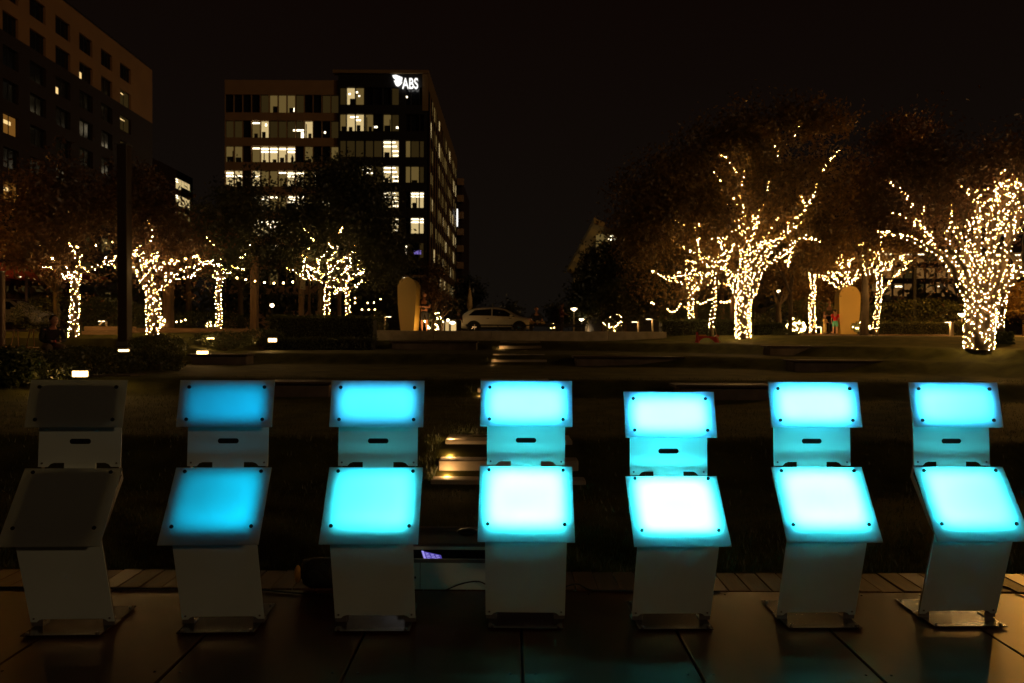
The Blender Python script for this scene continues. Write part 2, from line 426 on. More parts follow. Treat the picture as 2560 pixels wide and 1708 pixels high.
KL = [
 (-2.3688, 3.6679, .0397, 0, 0, 'unlit dark kiosk with frosted panels, first at the left end of the row'),
 (-1.5728, 3.7113, .0397, 3.8, 4.3, 'kiosk glowing dim deep blue, next to the unlit one'),
 (-.7453, 3.7364, .0181, 15, 24, 'pale blue lit kiosk standing beside the open white case, left of the case'),
 (.0817, 3.7851, -.0073, 75, 130, 'bright cyan kiosk facing straight on, right of the open white case'),
 (.8961, 3.783, .0235, 110, 150, 'shorter kiosk set lower than its neighbours, glowing brightest white'),
 (1.7151, 3.8082, .0234, 105, 120, 'bright white and teal kiosk second from the right end of the row'),
 (2.5303, 3.8376, .0235, 45, 70, 'cyan lit kiosk at the right end with its desk cut by the frame edge')]
for k, (X, Y, yw, a, b, lb) in enumerate(KL):
    gu, gl_, ks = (1, 1, 1, 1), (1, 1, 1, 1), ('u', 'l')
    if k == 1: gu, gl_, ks = (.65, 1.5, 1.15, .9), (.6, 1.5, 1.2, .8), ('u2', 'l2')
    if k == 2: gu, gl_ = (.9, 1.05, .8, 1.1), (.7, 1.5, 1.1, .8)
    if k == 6: gu, gl_ = (1.4, .7, .9, 1.1), (1.3, .7, 1.0, 1.0)
    kiosk(k, X, Y, yw, a, b, lb, gu, gl_, ks)

# ------------------------------------------------------------------ open white case between the third and fourth kiosk, bag, cables
case = thing('equipment_case', 'open white equipment case with a glowing screen inside, between two lit kiosks', 'case', (-.39, 4.24, 0))
mb = MB(); w, d, h, t_ = .31, .27, .19, .012
part('case_body', mb.box(-w, w, 0, t_, .004, h).box(-w, w, d - t_, d, .004, h).box(-w, -w + t_, t_, d - t_, .004, h).box(w - t_, w, t_, d - t_, .004, h).box(-w + t_, w - t_, t_, d - t_, .004, .016), M_white, case)
part('rim', MB().box(-w - .006, w + .006, -.006, .010, h - .018, h + .004).box(-w - .006, w + .006, d - .010, d + .006, h - .012, h + .004), M_side, case)
part('lining', MB().box(-w + .013, w - .013, .013, .02, .018, h - .02).box(-w + .013, w - .013, d - .02, d - .013, .018, h - .02).box(-w+.013, w-.013, .021, d-.021, .017, .03), M_black, case)
part('lid', MB().box(-w, w, d + .02, d + .33, h + .0, h + .012).box(-w, w, d + .31, d + .33, h + .013, h + .035), M_conc2, case)
part('latch', MB().cbox(-.27, -.20, -.018, -.007, .075, .088, .003), M_black, case)
part('side_seam', MB().box(-.178, -.174, -.002, .001, .01, h - .02), M_side, case)
scr = thing('tablet', 'tablet with a purple lit page leaning inside the open white case', 'tablet', tuple(at(1080, 1398, 4.40)))
c4 = [at(1052, 1377, 4.42), at(1062, 1410, 4.37), at(1118, 1408, 4.37), at(1103, 1388, 4.42)]
c4[2] = c4[1] + (c4[3] - c4[0]); e1, e2 = c4[0], c4[1]; nrm = (c4[3] - c4[0]).cross(c4[1] - c4[0]).normalized()
if nrm.dot(Vector((0, 0, CAM_H)) - c4[0]) < 0: nrm = -nrm
mb = MB(); mb.add([c + nrm*.002 for c in c4] + [c - nrm*.006 for c in c4], [(0,1,2,3), (7,6,5,4), (0,4,5,1), (1,5,6,2), (2,6,7,3), (3,7,4,0)])
part('tablet_body', mb, M_black, scr, world=True)
def quadp(u, v, l=.003): return c4[0].lerp(c4[3], u).lerp(c4[1].lerp(c4[2], u), v) + nrm*l
part('screen', MB().add([quadp(.02, .02), quadp(.98, .02), quadp(.98, .98), quadp(.02, .98)], [(3, 2, 1, 0)]), emi('screen_violet', (.12, .09, .55), .6), scr, world=True)
mb = MB(); mb.add([quadp(.03, .0, .004), quadp(.14, .0, .004), quadp(.14, 1, .004), quadp(.03, 1, .004)], [(3, 2, 1, 0)])
for a in (.2, .46, .70):
    for b in range(7):
        v = .1 + b*.12; mb.add([quadp(a, v, .004), quadp(a + .15 + .03*(b % 3), v, .004), quadp(a + .15 + .03*(b % 3), v + .055, .004), quadp(a, v + .055, .004)], [(3, 2, 1, 0)])
part('page_lines', mb, emi('screen_lilac', (.42, .36, 1.0), .8), scr, world=True, kind='stuff')
pk = tag(obj('power_adapter', MB().sphere((0, 0, .03), .05, 14, 8, (1.5, 1, .5)).mesh('power_adapter', M_black, smooth=True), None, Matrix.Translation((-.30, 4.68, .205))), 'small black power adapter lying on the open case lid', 'adapter')
bag = thing('duffel_bag', 'black duffel bag with its lamp-lit end painted tan, behind the second and third kiosk', 'bag', (-1.20, 4.28, 0))
mb = MB()
prof = [(-.13, .02), (-.11, .075), (-.05, .095), (.06, .09), (.14, .08), (.20, .03)]
mb.tube([(p, .02*sin(i), .085 + .006*(i % 2)) for i, (p, r) in enumerate(prof)], [r for _, r in prof], 14)
part('bag_body', mb, mat('black_canvas', (.015, .014, .013), .8, noise_s=30, noise_amt=.3, bump=.5), bag, smooth=True)
part('painted_lit_end', MB().sphere((-.132, -.035, .095), .055, 12, 8, (.35, .6, 1)), mat('tan_lamplight', (.8, .42, .07), .5), bag, smooth=True)  # lamplight on the bag's end, put in as a tan blob
part('bag_strap', MB().tube([(-.08 + .03*i, -.06 - .02*sin(i), .17 - .012*abs(i - 4)) for i in range(9)], .008, 6), M_rubber, bag, smooth=True)
def cable(label, pts, r=.005, name='power_cable'):
    P = [Vector(p) for p in pts]; out = []
    for i in range(len(P) - 1):
        a, b, c, d_ = P[max(i-1, 0)], P[i], P[i+1], P[min(i+2, len(P)-1)]
        for k in range(8):
            t = k/8; out.append(.5*((2*b) + (-a + c)*t + (2*a - 5*b + 4*c - d_)*t*t + (-a + 3*b - 3*c + d_)*t**3))
    out.append(P[-1])
    return tag(obj(name, MB().tube(out, r, 6).mesh(name, M_rubber, smooth=True)), label, 'cable')
cable('black cable running along the plank joint left of the duffel bag', [(-3.6, 4.22, .006), (-2.9, 4.235, .006), (-2.2, 4.22, .006), (-1.7, 4.235, .006), (-1.35, 4.17, .006), (-1.0, 4.14, .006), (-.7, 4.17, .006)])
cable('black cables looping from the white case to the middle kiosk', [(-.42, 4.20, .008), (-.3, 4.215, .05), (-.2, 4.225, .06), (-.12, 4.21, .03), (.0, 4.16, .008), (.1, 4.06, .008), (.12, 3.95, .02)], .004)
cable('black cable coiled on the deck right of the middle kiosk', [(.2, 4.1, .006), (.32, 4.26, .006), (.42, 4.30, .02), (.5, 4.24, .006), (.7, 4.23, .006), (.95, 4.235, .006), (1.3, 4.22, .006)])
cable('thin black cable looping behind the last kiosk on the right', [(2.6, 4.0, .02), (2.8, 4.25, .006), (2.95, 4.35, .02), (3.15, 4.33, .006), (3.2, 4.2, .006), (3.6, 4.15, .006)])

# ------------------------------------------------------------------ lawn steps with in-ground lights
def steps(label, x0, x1, rs, base_front, lights):
    """rs: list of (y, z0, z1) risers from the bottom up"""
    t = thing('lawn_steps', label, 'steps', ((x0+x1)/2, rs[0][0], rs[0][1]), 'stone steps up the lawn')
    part('base_slab', MB().cbox(x0 - .05, x1 + .05, base_front, rs[0][0] + .02, rs[0][1] - .12, rs[0][1], .008), M_conc, t, world=True)
    for i, (y, za, zb) in enumerate(rs):
        y2 = rs[i+1][0] + .02 if i + 1 < len(rs) else y + .45
        part('step', MB().cbox(x0 + .03*i, x1 - .03*i, y, y2, za - .05 if i else za + .001, zb - .0005*i, .01), M_conc, t, world=True)
    for (px, py, D) in lights:
        p = at(px, py, D)
        l = part('step_light', MB().tube([(p.x, p.y, p.z - .02), (p.x, p.y, p.z + .004)], .045, 14), M_side, t, world=True)
        l2 = obj('lens', MB().tube([(0, 0, 0), (0, 0, .003)], .037, 14).mesh('lens', M_step), l, Matrix.Translation(p + Vector((0, 0, .004)) - t.location))
        ld = bpy.data.lights.new('step_spot', 'POINT'); ld.energy = 2.4 if D < 15 else 7.0; ld.color = (1, .55, .2); ld.shadow_soft_size = .02
        lo = bpy.data.objects.new('step_spot', ld); COL.objects.link(lo); lo.location = p + Vector((0, 0, .03))
    return t
steps('nearest flight of two lit steps, partly behind the middle kiosk', -.772, .71, [(7.2, .1, .25), (7.6, .25, .4)], 6.92, [(1128, 1101, 7.66), (1125, 1144, 7.40), (1118, 1193, 7.10)])
steps('second flight of steps up the lawn, mostly hidden by a kiosk top', -.645, .75, [(12.8, .40, .54), (13.2, .54, .68)], 12.5, [(1200, 994, 12.65), (1203, 972, 13.0)])
steps('third flight of two wide lit steps halfway up the lawn', -.57, .97, [(19.0, .68, .82), (19.4, .82, .96)], 18.7, [(1235, 915, 18.85), (1237, 900, 19.2)])
steps('top flight of steps below the long plaza wall', -.45, 1.04, [(23.9, .96, 1.10), (24.3, 1.10, 1.25)], 23.6, [(1252, 877, 23.75), (1253, 856, 24.6)])

# seat walls on the terraces
def seat_wall(label, px0, px1, D, z0, z1, cap=True):
    a, b = at(px0, 850, D).x, at(px1, 850, D).x
    t = thing('seat_wall', label, 'seat wall', ((a+b)/2, D, z0), 'seat walls on the lawn terraces')
    part('wall_block', MB().cbox(a + .08, b - .04, D, D + .5, z0 - .25, z1 - .05, .02), M_conc2, t, world=True)
    part('seat_cap', MB().cbox(a, b, D - .06, D + .5, z1 - .048, z1, .01), M_seatcap, t, world=True)  # thin darker strip along the top of the wall block
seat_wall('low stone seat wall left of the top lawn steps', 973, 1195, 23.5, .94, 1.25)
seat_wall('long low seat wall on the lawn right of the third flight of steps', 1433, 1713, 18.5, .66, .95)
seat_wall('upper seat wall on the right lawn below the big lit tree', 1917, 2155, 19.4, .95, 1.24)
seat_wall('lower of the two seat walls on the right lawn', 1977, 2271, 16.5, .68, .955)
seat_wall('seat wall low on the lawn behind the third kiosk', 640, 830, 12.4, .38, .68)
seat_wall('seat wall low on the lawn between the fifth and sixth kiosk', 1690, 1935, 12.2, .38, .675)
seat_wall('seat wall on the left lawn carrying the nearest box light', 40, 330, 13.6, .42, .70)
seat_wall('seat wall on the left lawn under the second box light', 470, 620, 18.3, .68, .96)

# the long plaza wall
a, b = at(937, 850, 26).x, at(1667, 850, 26).x
pw = thing('plaza_wall', 'long low concrete wall at the head of the lawn in front of the car', 'wall', ((a+b)/2, 26, 1.2))
xx = a; n = 5
for i in range(n):
    x2 = a + (b-a)*(i+1)/n
    part('wall_panel', MB().cbox(xx + .006, x2 - .006, 26, 26.45, 1.0, 1.619, .012), M_conc, pw, world=True); xx = x2
# right timber tiers
def tier(label, px0, px1, D, z0, z1, n, m_, step=.0, name='tier_wall', cat='wall'):
    a, b = at(px0, 830, D).x, at(px1, 830, D).x
    t = thing(name, label, cat, ((a+b)/2, D, z0))
    hh = (z1-z0)/n
    for i in range(n):
        part('course', MB().cbox(a + RND.uniform(0, .12), b - RND.uniform(0, .25), D + i*step, D + .6 + i*step, z0 + i*hh + .004, z0 + (i+1)*hh - .004, .012), m_, t, world=True)
    return t
M_tier = mat('tier_timber', (.30, .18, .09), .7, noise_s=2.5, noise_amt=.35, stretch=(.4, 4, 4))
tier('wide timber stage edge under the rounded panel and the family', 1975, 2397, 30, 1.10, 1.56, 3, M_tier, .05)
tier('low timber step beside the base of the large right tree', 2370, 2425, 24, 1.2, 1.50, 2, M_tier)
tier('stacked pale timber wall behind the left string lit trees', 200, 330, 21, 1.25, 1.70, 3, M_tier, .04)
tier('long pale stacked wall to the right of the tall dark post', 322, 655, 23.5, 1.22, 1.66, 3, M_tier, .04)
tier('low timber bench on the left patio behind the seated person', 20, 165, 19.5, .95, 1.32, 2, M_tier)
tier('pale concrete ledge at the left edge of the picture', -90, 88, 13.0, .55, 1.18, 1, M_conc)

# ------------------------------------------------------------------ grass blades (near lawn)
def grass():
    mb = MB(); rnd = random.Random(3)
    def blade(x, y, z, h, w):
        a = rnd.uniform(0, pi); dx, dy = cos(a)*w, sin(a)*w; lx, ly = rnd.gauss(0, h*.35), rnd.gauss(0, h*.35)
        mb.add([(x-dx, y-dy, z-.01), (x+dx, y+dy, z-.01), (x + lx, y + ly, z + h)], [(0, 1, 2)])
    for _ in range(52000):
        y = 4.64 + 9*rnd.random()**1.7; x = rnd.uniform(-.8*y - .3, .8*y + .3)
        if -.85 < x < .8 and (6.9 < y < 8.0 or 12.4 < y < 13.6): continue
        blade(x, y, gh(x, y), rnd.uniform(.02, .055), .004)
    for (cx_, cy_, n) in ((-.86, 7.25, 60), (-.85, 7.05, 50), (-.84, 7.6, 40), (-.66, 8.07, 60), (-.35, 8.09, 60), (-.5, 8.08, 70), (-.74, 12.85, 80), (-.68, 19.0, 50), (-.55, 23.9, 40)):
        for _ in range(n):
            x, y = cx_ + rnd.gauss(0, .07), cy_ + rnd.gauss(0, .07)
            if cx_ < -.8: x = min(x, -.81)
            blade(x, y, max(gh(x, y), .08), rnd.uniform(.05, .13), .004)
    o = obj('grass', mb.mesh('grass', M_blade), kind='stuff'); tag(o, 'short dark lawn grass with taller tufts beside the lit steps', 'grass')
grass()

# ------------------------------------------------------------------ foliage helpers
def leaves_into(mb, rnd, c, sig, n, size):
    for _ in range(n):
        p = Vector((c[0] + rnd.gauss(0, sig), c[1] + rnd.gauss(0, sig), c[2] + rnd.gauss(0, sig*.75)))
        u = Vector((rnd.gauss(0, 1), rnd.gauss(0, 1), rnd.gauss(0, 1))).normalized()
        v = u.cross(Vector((rnd.gauss(0, 1), rnd.gauss(0, 1), rnd.gauss(0, 1)))).normalized()
        s = size*rnd.uniform(.6, 1.3)
        mb.add([p - u*s, p + v*s*.45, p + u*s, p - v*s*.45], [(0, 1, 2, 3)])
def crown_mesh(rnd, ells, nclump, per, size, sig=.28, front=-1e9):
    """ells: list of (centre Vector, rx, ry, rz)"""
    mb = MB(); tot = sum(e[1]*e[3] for e in ells)
    for (c, rx, ry, rz) in ells:
        k = int(nclump*rx*rz/tot)
        for _ in range(k):
            d = Vector((rnd.gauss(0, 1), rnd.gauss(0, 1), rnd.gauss(0, 1))).normalized()
            r = rnd.random()**.45
            p = c + Vector((d.x*rx*r, d.y*ry*r, d.z*rz*r))
            if noise.noise(p*.55) < -.18: continue
            if p.y < front and rnd.random() < .72: p.y = 2*front - p.y
            leaves_into(mb, rnd, p, sig*rnd.uniform(.6, 1.4), int(per*rnd.uniform(.5, 1.5)), size)
    return mb
def hedge(label, px0, px1, D, z0, z1, depth, n, m_=None, size=.035, name='hedge'):
    a, b = at(px0, 830, D).x, at(px1, 830, D).x; rnd = random.Random(int(px0))
    t = thing(name, label, 'hedge', ((a+b)/2, D + depth/2, z0))
    mb = MB()
    for _ in range(n):
        f = rnd.random()
        x, y, z = rnd.uniform(a, b), rnd.uniform(D, D + depth), rnd.uniform(z0, z1)
        if f < .5: y = D + abs(rnd.gauss(0, .04))
        elif f < .8: z = z1 - abs(rnd.gauss(0, .04))
        bump_ = .05*noise.noise(Vector((x*2, z*2, y)))
        leaves_into(mb, rnd, (x, y - bump_, z + bump_), .03, 1, size)
    part('leaf_mass', mb, m_ or M_hedge, t, world=True, kind='stuff')
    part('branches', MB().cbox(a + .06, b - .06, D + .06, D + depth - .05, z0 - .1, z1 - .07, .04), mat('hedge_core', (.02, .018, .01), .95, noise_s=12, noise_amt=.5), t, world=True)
    return t
def shrub(label, px, py, D, rx, rz, n, m_=None, size=.035, zb=None, name='shrub'):
    p = at(px, py, D); rnd = random.Random(int(px*7 + py)); zb = gh(p.x, D) if zb is None else zb
    c = Vector((p.x, D, p.z))
    t = thing(name, label, 'shrub', (p.x, D, zb))
    mb = MB()
    for _ in range(n):
        d = Vector((rnd.gauss(0, 1), rnd.gauss(0, 1), rnd.gauss(0, 1))).normalized()
        r = 1 - abs(rnd.gauss(0, .12)); k = 1 + .16*noise.noise(d*2.3 + c)
        q = c + Vector((d.x*rx*r*k, d.y*rx*.9*r*k, d.z*rz*r*k))
        if q.z < zb - .05: continue
        leaves_into(mb, rnd, q, .03, 1, size)
    part('foliage', mb, m_ or M_hedge, t, world=True, kind='stuff')
    mb = MB()
    for k in range(5):
        a = k*1.26; mb.tube([(p.x, D, zb - .05), (p.x + cos(a)*rx*.3, D + sin(a)*rx*.3, zb + (c.z - zb)*.8), (p.x + cos(a)*rx*.6, D + sin(a)*rx*.6, c.z + rz*.3)], [.02, .014, .006], 5)
    part('stems', mb, M_bark, t, world=True)
    return t

shrub('wide rounded shrub in front of the seated person', 215, 908, 14.3, 1.05, .35, 5200)
shrub('dark rounded shrub directly left of the nearest box light', 100, 925, 13.2, .75, .36, 3600)
shrub('rounded shrub beside the base of the tall dark post', 395, 868, 17.5, .72, .34, 3200)
shrub('low shrub between the tall dark post and the second box light', 390, 905, 15.8, .6, .30, 2600)
shrub('small shrub behind the second box light', 560, 850, 20.5, .9, .26, 2600)
shrub('low spreading shrub left of the third box light', 655, 842, 22.5, .7, .26, 2200)
shrub('spiky dark plant at the left edge beside the ledge', 25, 915, 12.6, .55, .34, 2200, m_=M_blade, size=.06)
hedge('clipped dark hedge under the pair of lit trees left of the arch panel', 667, 935, 23.6, 1.2, 2.10, .9, 9000)
hedge('low ground cover hedge below the clipped hedge', 640, 935, 22.6, .98, 1.36, .6, 5000, name='ground_cover')
hedge('loose hedge behind the red stand and two thin lit trees', 1655, 1850, 26.6, 1.3, 2.10, .9, 8000)
hedge('hedge right of the great lit trunk beyond the seat walls', 1895, 1965, 27.5, 1.3, 2.0, .7, 3200)
hedge('low dark hedge behind the stage edge right of the rounded panel', 2190, 2420, 33, 1.45, 2.15, .8, 7000)
shrub('shrub spilling over the wall end below the lit shrub', 1965, 838, 27.0, .55, .22, 1800)
shrub('leafy shrub at the right end of the clipped hedge by the arch panel', 945, 815, 27.2, .4, .6, 1800)
hedge('tall grasses behind the glowing post at the right edge', 2478, 2530, 18.8, 1.25, 1.62, .5, 2600, m_=M_blade, size=.06, name='grass_clump')

# ------------------------------------------------------------------ trees
def smooth(pts, n=4):
    P = [Vector(p) for p in pts]; out = []
    if len(P) < 3: 
        return [P[0].lerp(P[-1], k/n) for k in range(n+1)]
    for i in range(len(P) - 1):
        a, b, c, d_ = P[max(i-1, 0)], P[i], P[i+1], P[min(i+2, len(P)-1)]
        for k in range(n):
            t = k/n; out.append(.5*((2*b) + (-a + c)*t + (2*a - 5*b + 4*c - d_)*t*t + (-a + 3*b - 3*c + d_)*t**3))
    out.append(P[-1]); return out
OCT = [(1,0,0),(-1,0,0),(0,1,0),(0,-1,0),(0,0,1),(0,0,-1)]
OCF = [(0,2,4),(2,1,4),(1,3,4),(3,0,4),(2,0,5),(1,2,5),(3,1,5),(0,3,5)]
def bulbs_on(mb, wires, path, rads, rnd, dens=1.0, r=.0128):
    seg = 0; ang = rnd.uniform(0, 6); pos = 0; pts = []; ref = Vector((0, 1, 0))
    for i in range(len(path) - 1):
        a, b = path[i], path[i+1]; L = (b-a).length; rr = (rads[i] + rads[i+1])/2
        n_m = dens*31*max(rr/.08, .6)**1.3
        t = (b-a).normalized() if L > 0 else Vector((0, 0, 1))
        u = t.cross(Vector((0, 1, 0)));  u = u.normalized() if u.length > .1 else Vector((1, 0, 0)); v = t.cross(u)
        k = L*n_m + seg; n = int(k); seg = k - n
        for j in range(n):
            f = (j + rnd.random())/max(n, 1)
            ang += rnd.uniform(.5, 2.6)
            p = a.lerp(b, f) + (u*cos(ang) + v*sin(ang))*(rr + r*.9) + Vector((rnd.gauss(0, .006), rnd.gauss(0, .006), rnd.gauss(0, .01)))
            pts.append(p); s = r*rnd.uniform(.75, 1.25)
            mb.add([p + Vector(o)*s for o in OCT], OCF, 1 if rnd.random() < .3 else 0)
    for i in range(len(pts) - 1):
        if (pts[i+1] - pts[i]).length < .6: wires.tube([pts[i], pts[i+1]], .0035, 3, cap=False)
def lit_tree(name, label, slabel, D, base, trunk_r, limbs, crown, leafm, zf, nclump=260, per=26, size=.075, dens=1.0, seed=1, extra=(), bulb_r=.0096, spread=.8, category='tree'):
    """limbs: list of (zfun-less points, r0, r1[, depth drift]) in zoom coordinates given to zf"""
    rnd = random.Random(seed); b0 = at(*zf(*base), D)
    t = thing(name, label, category, (b0.x, D, min(b0.z, gh(b0.x, D)) if name != 'none' else b0.z))
    tr = MB(); bl = MB(); wr = MB(); ends = []; clumps = []
    gz = gh(b0.x, D)
    for li, L in enumerate(list(limbs) + list(extra)):
        pts, r0, r1 = L[0], L[1], L[2]; dr = L[3] if len(L) > 3 else rnd.uniform(-spread, spread)
        f = L[4] if len(L) > 4 else zf; lit = L[5] if len(L) > 5 else True
        n = len(pts); out = []
        for i, p in enumerate(pts):
            k = i/max(n-1, 1)
            out.append(at(*f(*p), D + dr*k*k + (L[6] if len(L) > 6 else 0)))
        path = smooth(out, 4); m = len(path)
        rads = [r0 + (r1-r0)*(i/(m-1))**.8 for i in range(m)]
        if li == 0 and out[0].z > gz:   # carry the trunk down to the ground
            path = [Vector((out[0].x, out[0].y, gz - .1))] + path; rads = [r0*1.15] + rads
            tr.tube(path, rads, 10); path, rads = path[1:], rads[1:]
        else:
            tr.tube(path, rads, 8)
        if lit: bulbs_on(bl, wr, path, rads, rnd, dens, bulb_r)
        if lit and li and m > 5 and r0 >= .03:    # short lit side branches
            Lp = sum((path[q+1]-path[q]).length for q in range(m-1))
            for _ in range(min(5, int(Lp*1.5))):
                q = rnd.randrange(int(m*.3), m - 1); a = path[q]; dd = (path[q+1] - path[q]).normalized()
                dd = (dd + Vector((rnd.choice((-1, 1))*rnd.uniform(.35, .9), rnd.uniform(-.5, .3), rnd.uniform(.1, .6)))).normalized()
                l_ = rnd.uniform(.25, .75)*D/24; e = a + dd*l_; mid = a.lerp(e, .5) + Vector((rnd.gauss(0, .03), 0, rnd.gauss(.02, .03)))
                sp_ = smooth([a, mid, e], 3); rs_ = [max(rads[q]*.5, .012)*(1 - .6*k_/(len(sp_)-1)) for k_ in range(len(sp_))]
                tr.tube(sp_, rs_, 5); bulbs_on(bl, wr, sp_, rs_, rnd, dens, bulb_r)
        ends.append(path[-1])
        if li and crown:
            for _ in range(max(3, int(sum((path[q+1]-path[q]).length for q in range(m-1))*4))):
                a = path[rnd.randrange(m//3, m)] + Vector((rnd.gauss(0, .5), .35 + abs(rnd.gauss(0, .6)), rnd.gauss(.35, .5)))
                clumps.append(a)
        if r0 < .12 and li and m > 3:    # unlit twigs carrying the leaves
            for _ in range(2):
                a = path[rnd.randrange(m//2, m)]
                e = a + Vector((rnd.gauss(0, .35), rnd.gauss(0, .35), abs(rnd.gauss(.5, .3))))
                tr.tube([a, a.lerp(e, .5) + Vector((rnd.gauss(0, .06), 0, .05)), e], [max(r1*.7, .012), .01, .004], 5, cap=False)
    part('trunk', tr, M_bark, t, world=True, smooth=True)
    ells = []
    for (cx_, cy_, rx, ry) in crown:
        c = at(*V4(cx_, cy_), D + rnd.uniform(-.4, .6)); s = D/FPX*1.08936
        ells.append((c, rx*s, min(rx*s, 3.2)*.8, ry*s))
    mb = crown_mesh(rnd, ells, nclump, per, size, front=D - .1)
    for e in ends:
        if rnd.random() < .5: leaves_into(mb, rnd, e, .22, 14, size)
    for a in clumps: leaves_into(mb, rnd, a, .2, 16, size)
    part('crown', mb, leafm, t, world=True)
    s = thing('string_lights', slabel, 'string lights', (b0.x, D - .3, b0.z), 'warm string lights wound on the trees')
    part('bulbs', bl, [M_bulb, M_bulb2], s, world=True, kind='stuff'); part('wire', wr, M_wire, s, world=True, kind='stuff')
    return t

T1 = [([(552,1235),(558,1100),(563,950),(566,820),(580,740)], .125, .10, 0), ([(580,740),(640,715),(700,698),(760,678),(830,655),(865,610),(905,622)], .055, .02),
      ([(820,665),(880,688),(897,714)], .03, .015), ([(572,742),(520,720),(490,690),(465,705)], .04, .018), ([(562,790),(500,770),(475,745)], .04, .02),
      ([(578,720),(590,660),(550,560),(518,505)], .04, .012), ([(420,700),(380,690),(318,682)], .018, .01), ([(418,645),(405,630),(388,620)], .014, .01)]
lit_tree('oak_tree', 'thin string lit tree furthest left, behind the seated person', 'string lights on the leftmost thin trunk behind the seated person', 20, (552, 1235), .12, T1,
         [(90, 500, 130, 120), (170, 430, 110, 100), (60, 590, 70, 50)], M_leafR, Z3, 330, 26, seed=21)
T2 = [([(1140,1205),(1130,1100),(1128,950),(1120,860)], .11, .09, 0), ([(1118,880),(1095,850),(1050,760),(985,690),(975,620)], .08, .025), ([(1165,1190),(1160,1050),(1160,900),(1140,780),(1120,640),(1150,520),(1150,415)], .10, .02, .2),
      ([(1180,1140),(1190,1000),(1190,900),(1240,830),(1275,770)], .09, .04, -.2), ([(1275,780),(1340,770),(1400,768),(1475,752)], .035, .015), ([(1240,765),(1330,730),(1400,700),(1470,680),(1500,650),(1540,665)], .045, .015),
      ([(1500,645),(1490,605),(1440,618)], .015, .01), ([(1190,740),(1190,620),(1165,560),(1135,505)], .045, .015), ([(1085,730),(1060,600),(1045,520)], .04, .015), ([(1050,740),(1005,690),(1000,545)], .035, .015),
      ([(1215,720),(1225,660),(1300,665),(1355,640)], .03, .012), ([(1150,700),(1170,600),(1190,560)], .03, .015), ([(1100,800),(1080,700),(1105,600)], .045, .02)]
lit_tree('oak_tree', 'multi stemmed tree thick with string lights, just right of the tall dark post', 'dense string lights on the multi stemmed tree beside the tall dark post', 20.5, (1140, 1205), .11, T2,
         [(330, 500, 80, 90), (410, 555, 70, 35), (270, 440, 80, 70)], M_leafR, Z3, 300, 24, seed=22, dens=1.15)
T3 = [([(1650,1155),(1650,1000),(1645,900),(1655,800),(1668,740)], .10, .08, 0), ([(1660,745),(1615,718)], .03, .015), ([(1645,775),(1600,748)], .025, .015), ([(1668,735),(1710,690),(1780,685),(1800,650),(1825,600),(1830,565)], .05, .018),
      ([(1775,690),(1810,706),(1848,704)], .025, .012), ([(1662,725),(1655,660),(1670,600),(1640,550),(1630,520)], .045, .015), ([(1680,770),(1740,720)], .035, .02)]
lit_tree('oak_tree', 'small forked string lit tree standing above the pale wall', 'string lights on the small forked tree above the pale wall', 24, (1650, 1155), .11, T3,
         [(500, 560, 80, 70), (560, 470, 70, 80), (490, 510, 50, 50)], M_leafD, Z3, 300, 26, seed=23)
T4 = [([(852,975),(850,870),(848,760),(852,690)], .10, .09, 0), ([(850,720),(830,640),(790,640),(740,620),(690,625),(605,595),(540,550),(465,515)], .05, .018), ([(870,720),(860,640),(880,560),(920,480),(1000,440),(1050,380),(1120,360),(1155,305)], .07, .018),
      ([(800,630),(780,550),(700,520),(640,460),(600,370)], .045, .015), ([(780,560),(770,470),(755,425)], .03, .012), ([(880,540),(885,420),(930,340),(900,290),(875,220)], .045, .015), ([(750,290),(700,210),(660,160),(630,115)], .02, .012),
      ([(945,200),(975,165),(1000,105)], .02, .01), ([(900,600),(960,640),(1000,680)], .035, .02), ([(890,680),(950,740),(920,765)], .03, .015), ([(930,500),(990,520)], .03, .02), ([(960,470),(1040,430),(1085,400)], .03, .015), ([(860,590),(800,570),(740,530)], .03, .02)]
lit_tree('oak_tree', 'wide branching string lit tree behind the clipped hedge', 'string lights on the wide branching tree behind the clipped hedge', 25, (852, 975), .12, T4,
         [(740, 500, 120, 100), (830, 470, 80, 90), (680, 560, 80, 60), (800, 400, 70, 50), (880, 560, 60, 80), (740, 410, 60, 45)], M_leafD, Z4, 560, 30, seed=24)
T5 = [([(1055,980),(1052,850),(1055,760),(1055,700)], .085, .075, 0), ([(1050,700),(1040,650),(1010,610),(1005,560),(1060,500),(1080,480),(1075,400)], .04, .015), ([(1060,640),(1100,600),(1150,560),(1165,540),(1220,530),(1230,505)], .045, .015),
      ([(1070,710),(1150,680),(1200,640),(1238,655)], .04, .015), ([(1160,570),(1205,555)], .02, .01), ([(1045,720),(1000,715),(975,722)], .03, .015), ([(1060,660),(1058,600),(1062,560)], .04, .02)]
lit_tree('oak_tree', 'smaller lit tree beside the wide branching one, left of the arch panel', 'string lights on the smaller trunk left of the arch panel', 25.6, (1055, 980), .1, T5,
         [(840, 600, 50, 50), (868, 600, 32, 50), (840, 540, 50, 60)], M_leafD, Z4, 200, 26, seed=25)
T6 = [([(1295,960),(1295,850),(1297,760),(1285,660)], .10, .09, 0), ([(1285,660),(1240,640),(1170,610),(1105,605),(1040,570),(1005,553)], .04, .008), ([(1285,650),(1260,590),(1200,545),(1170,515)], .04, .015), ([(1285,630),(1240,560),(1140,560)], .035, .015),
      ([(1305,700),(1350,690),(1375,680)], .035, .015), ([(1300,670),(1380,630),(1440,640),(1480,625)], .035, .015), ([(1290,600),(1350,540),(1420,550),(1460,565)], .035, .015), ([(1290,600),(1280,540),(1350,500)], .03, .015), ([(1240,840),(1275,880)], .02, .015)]
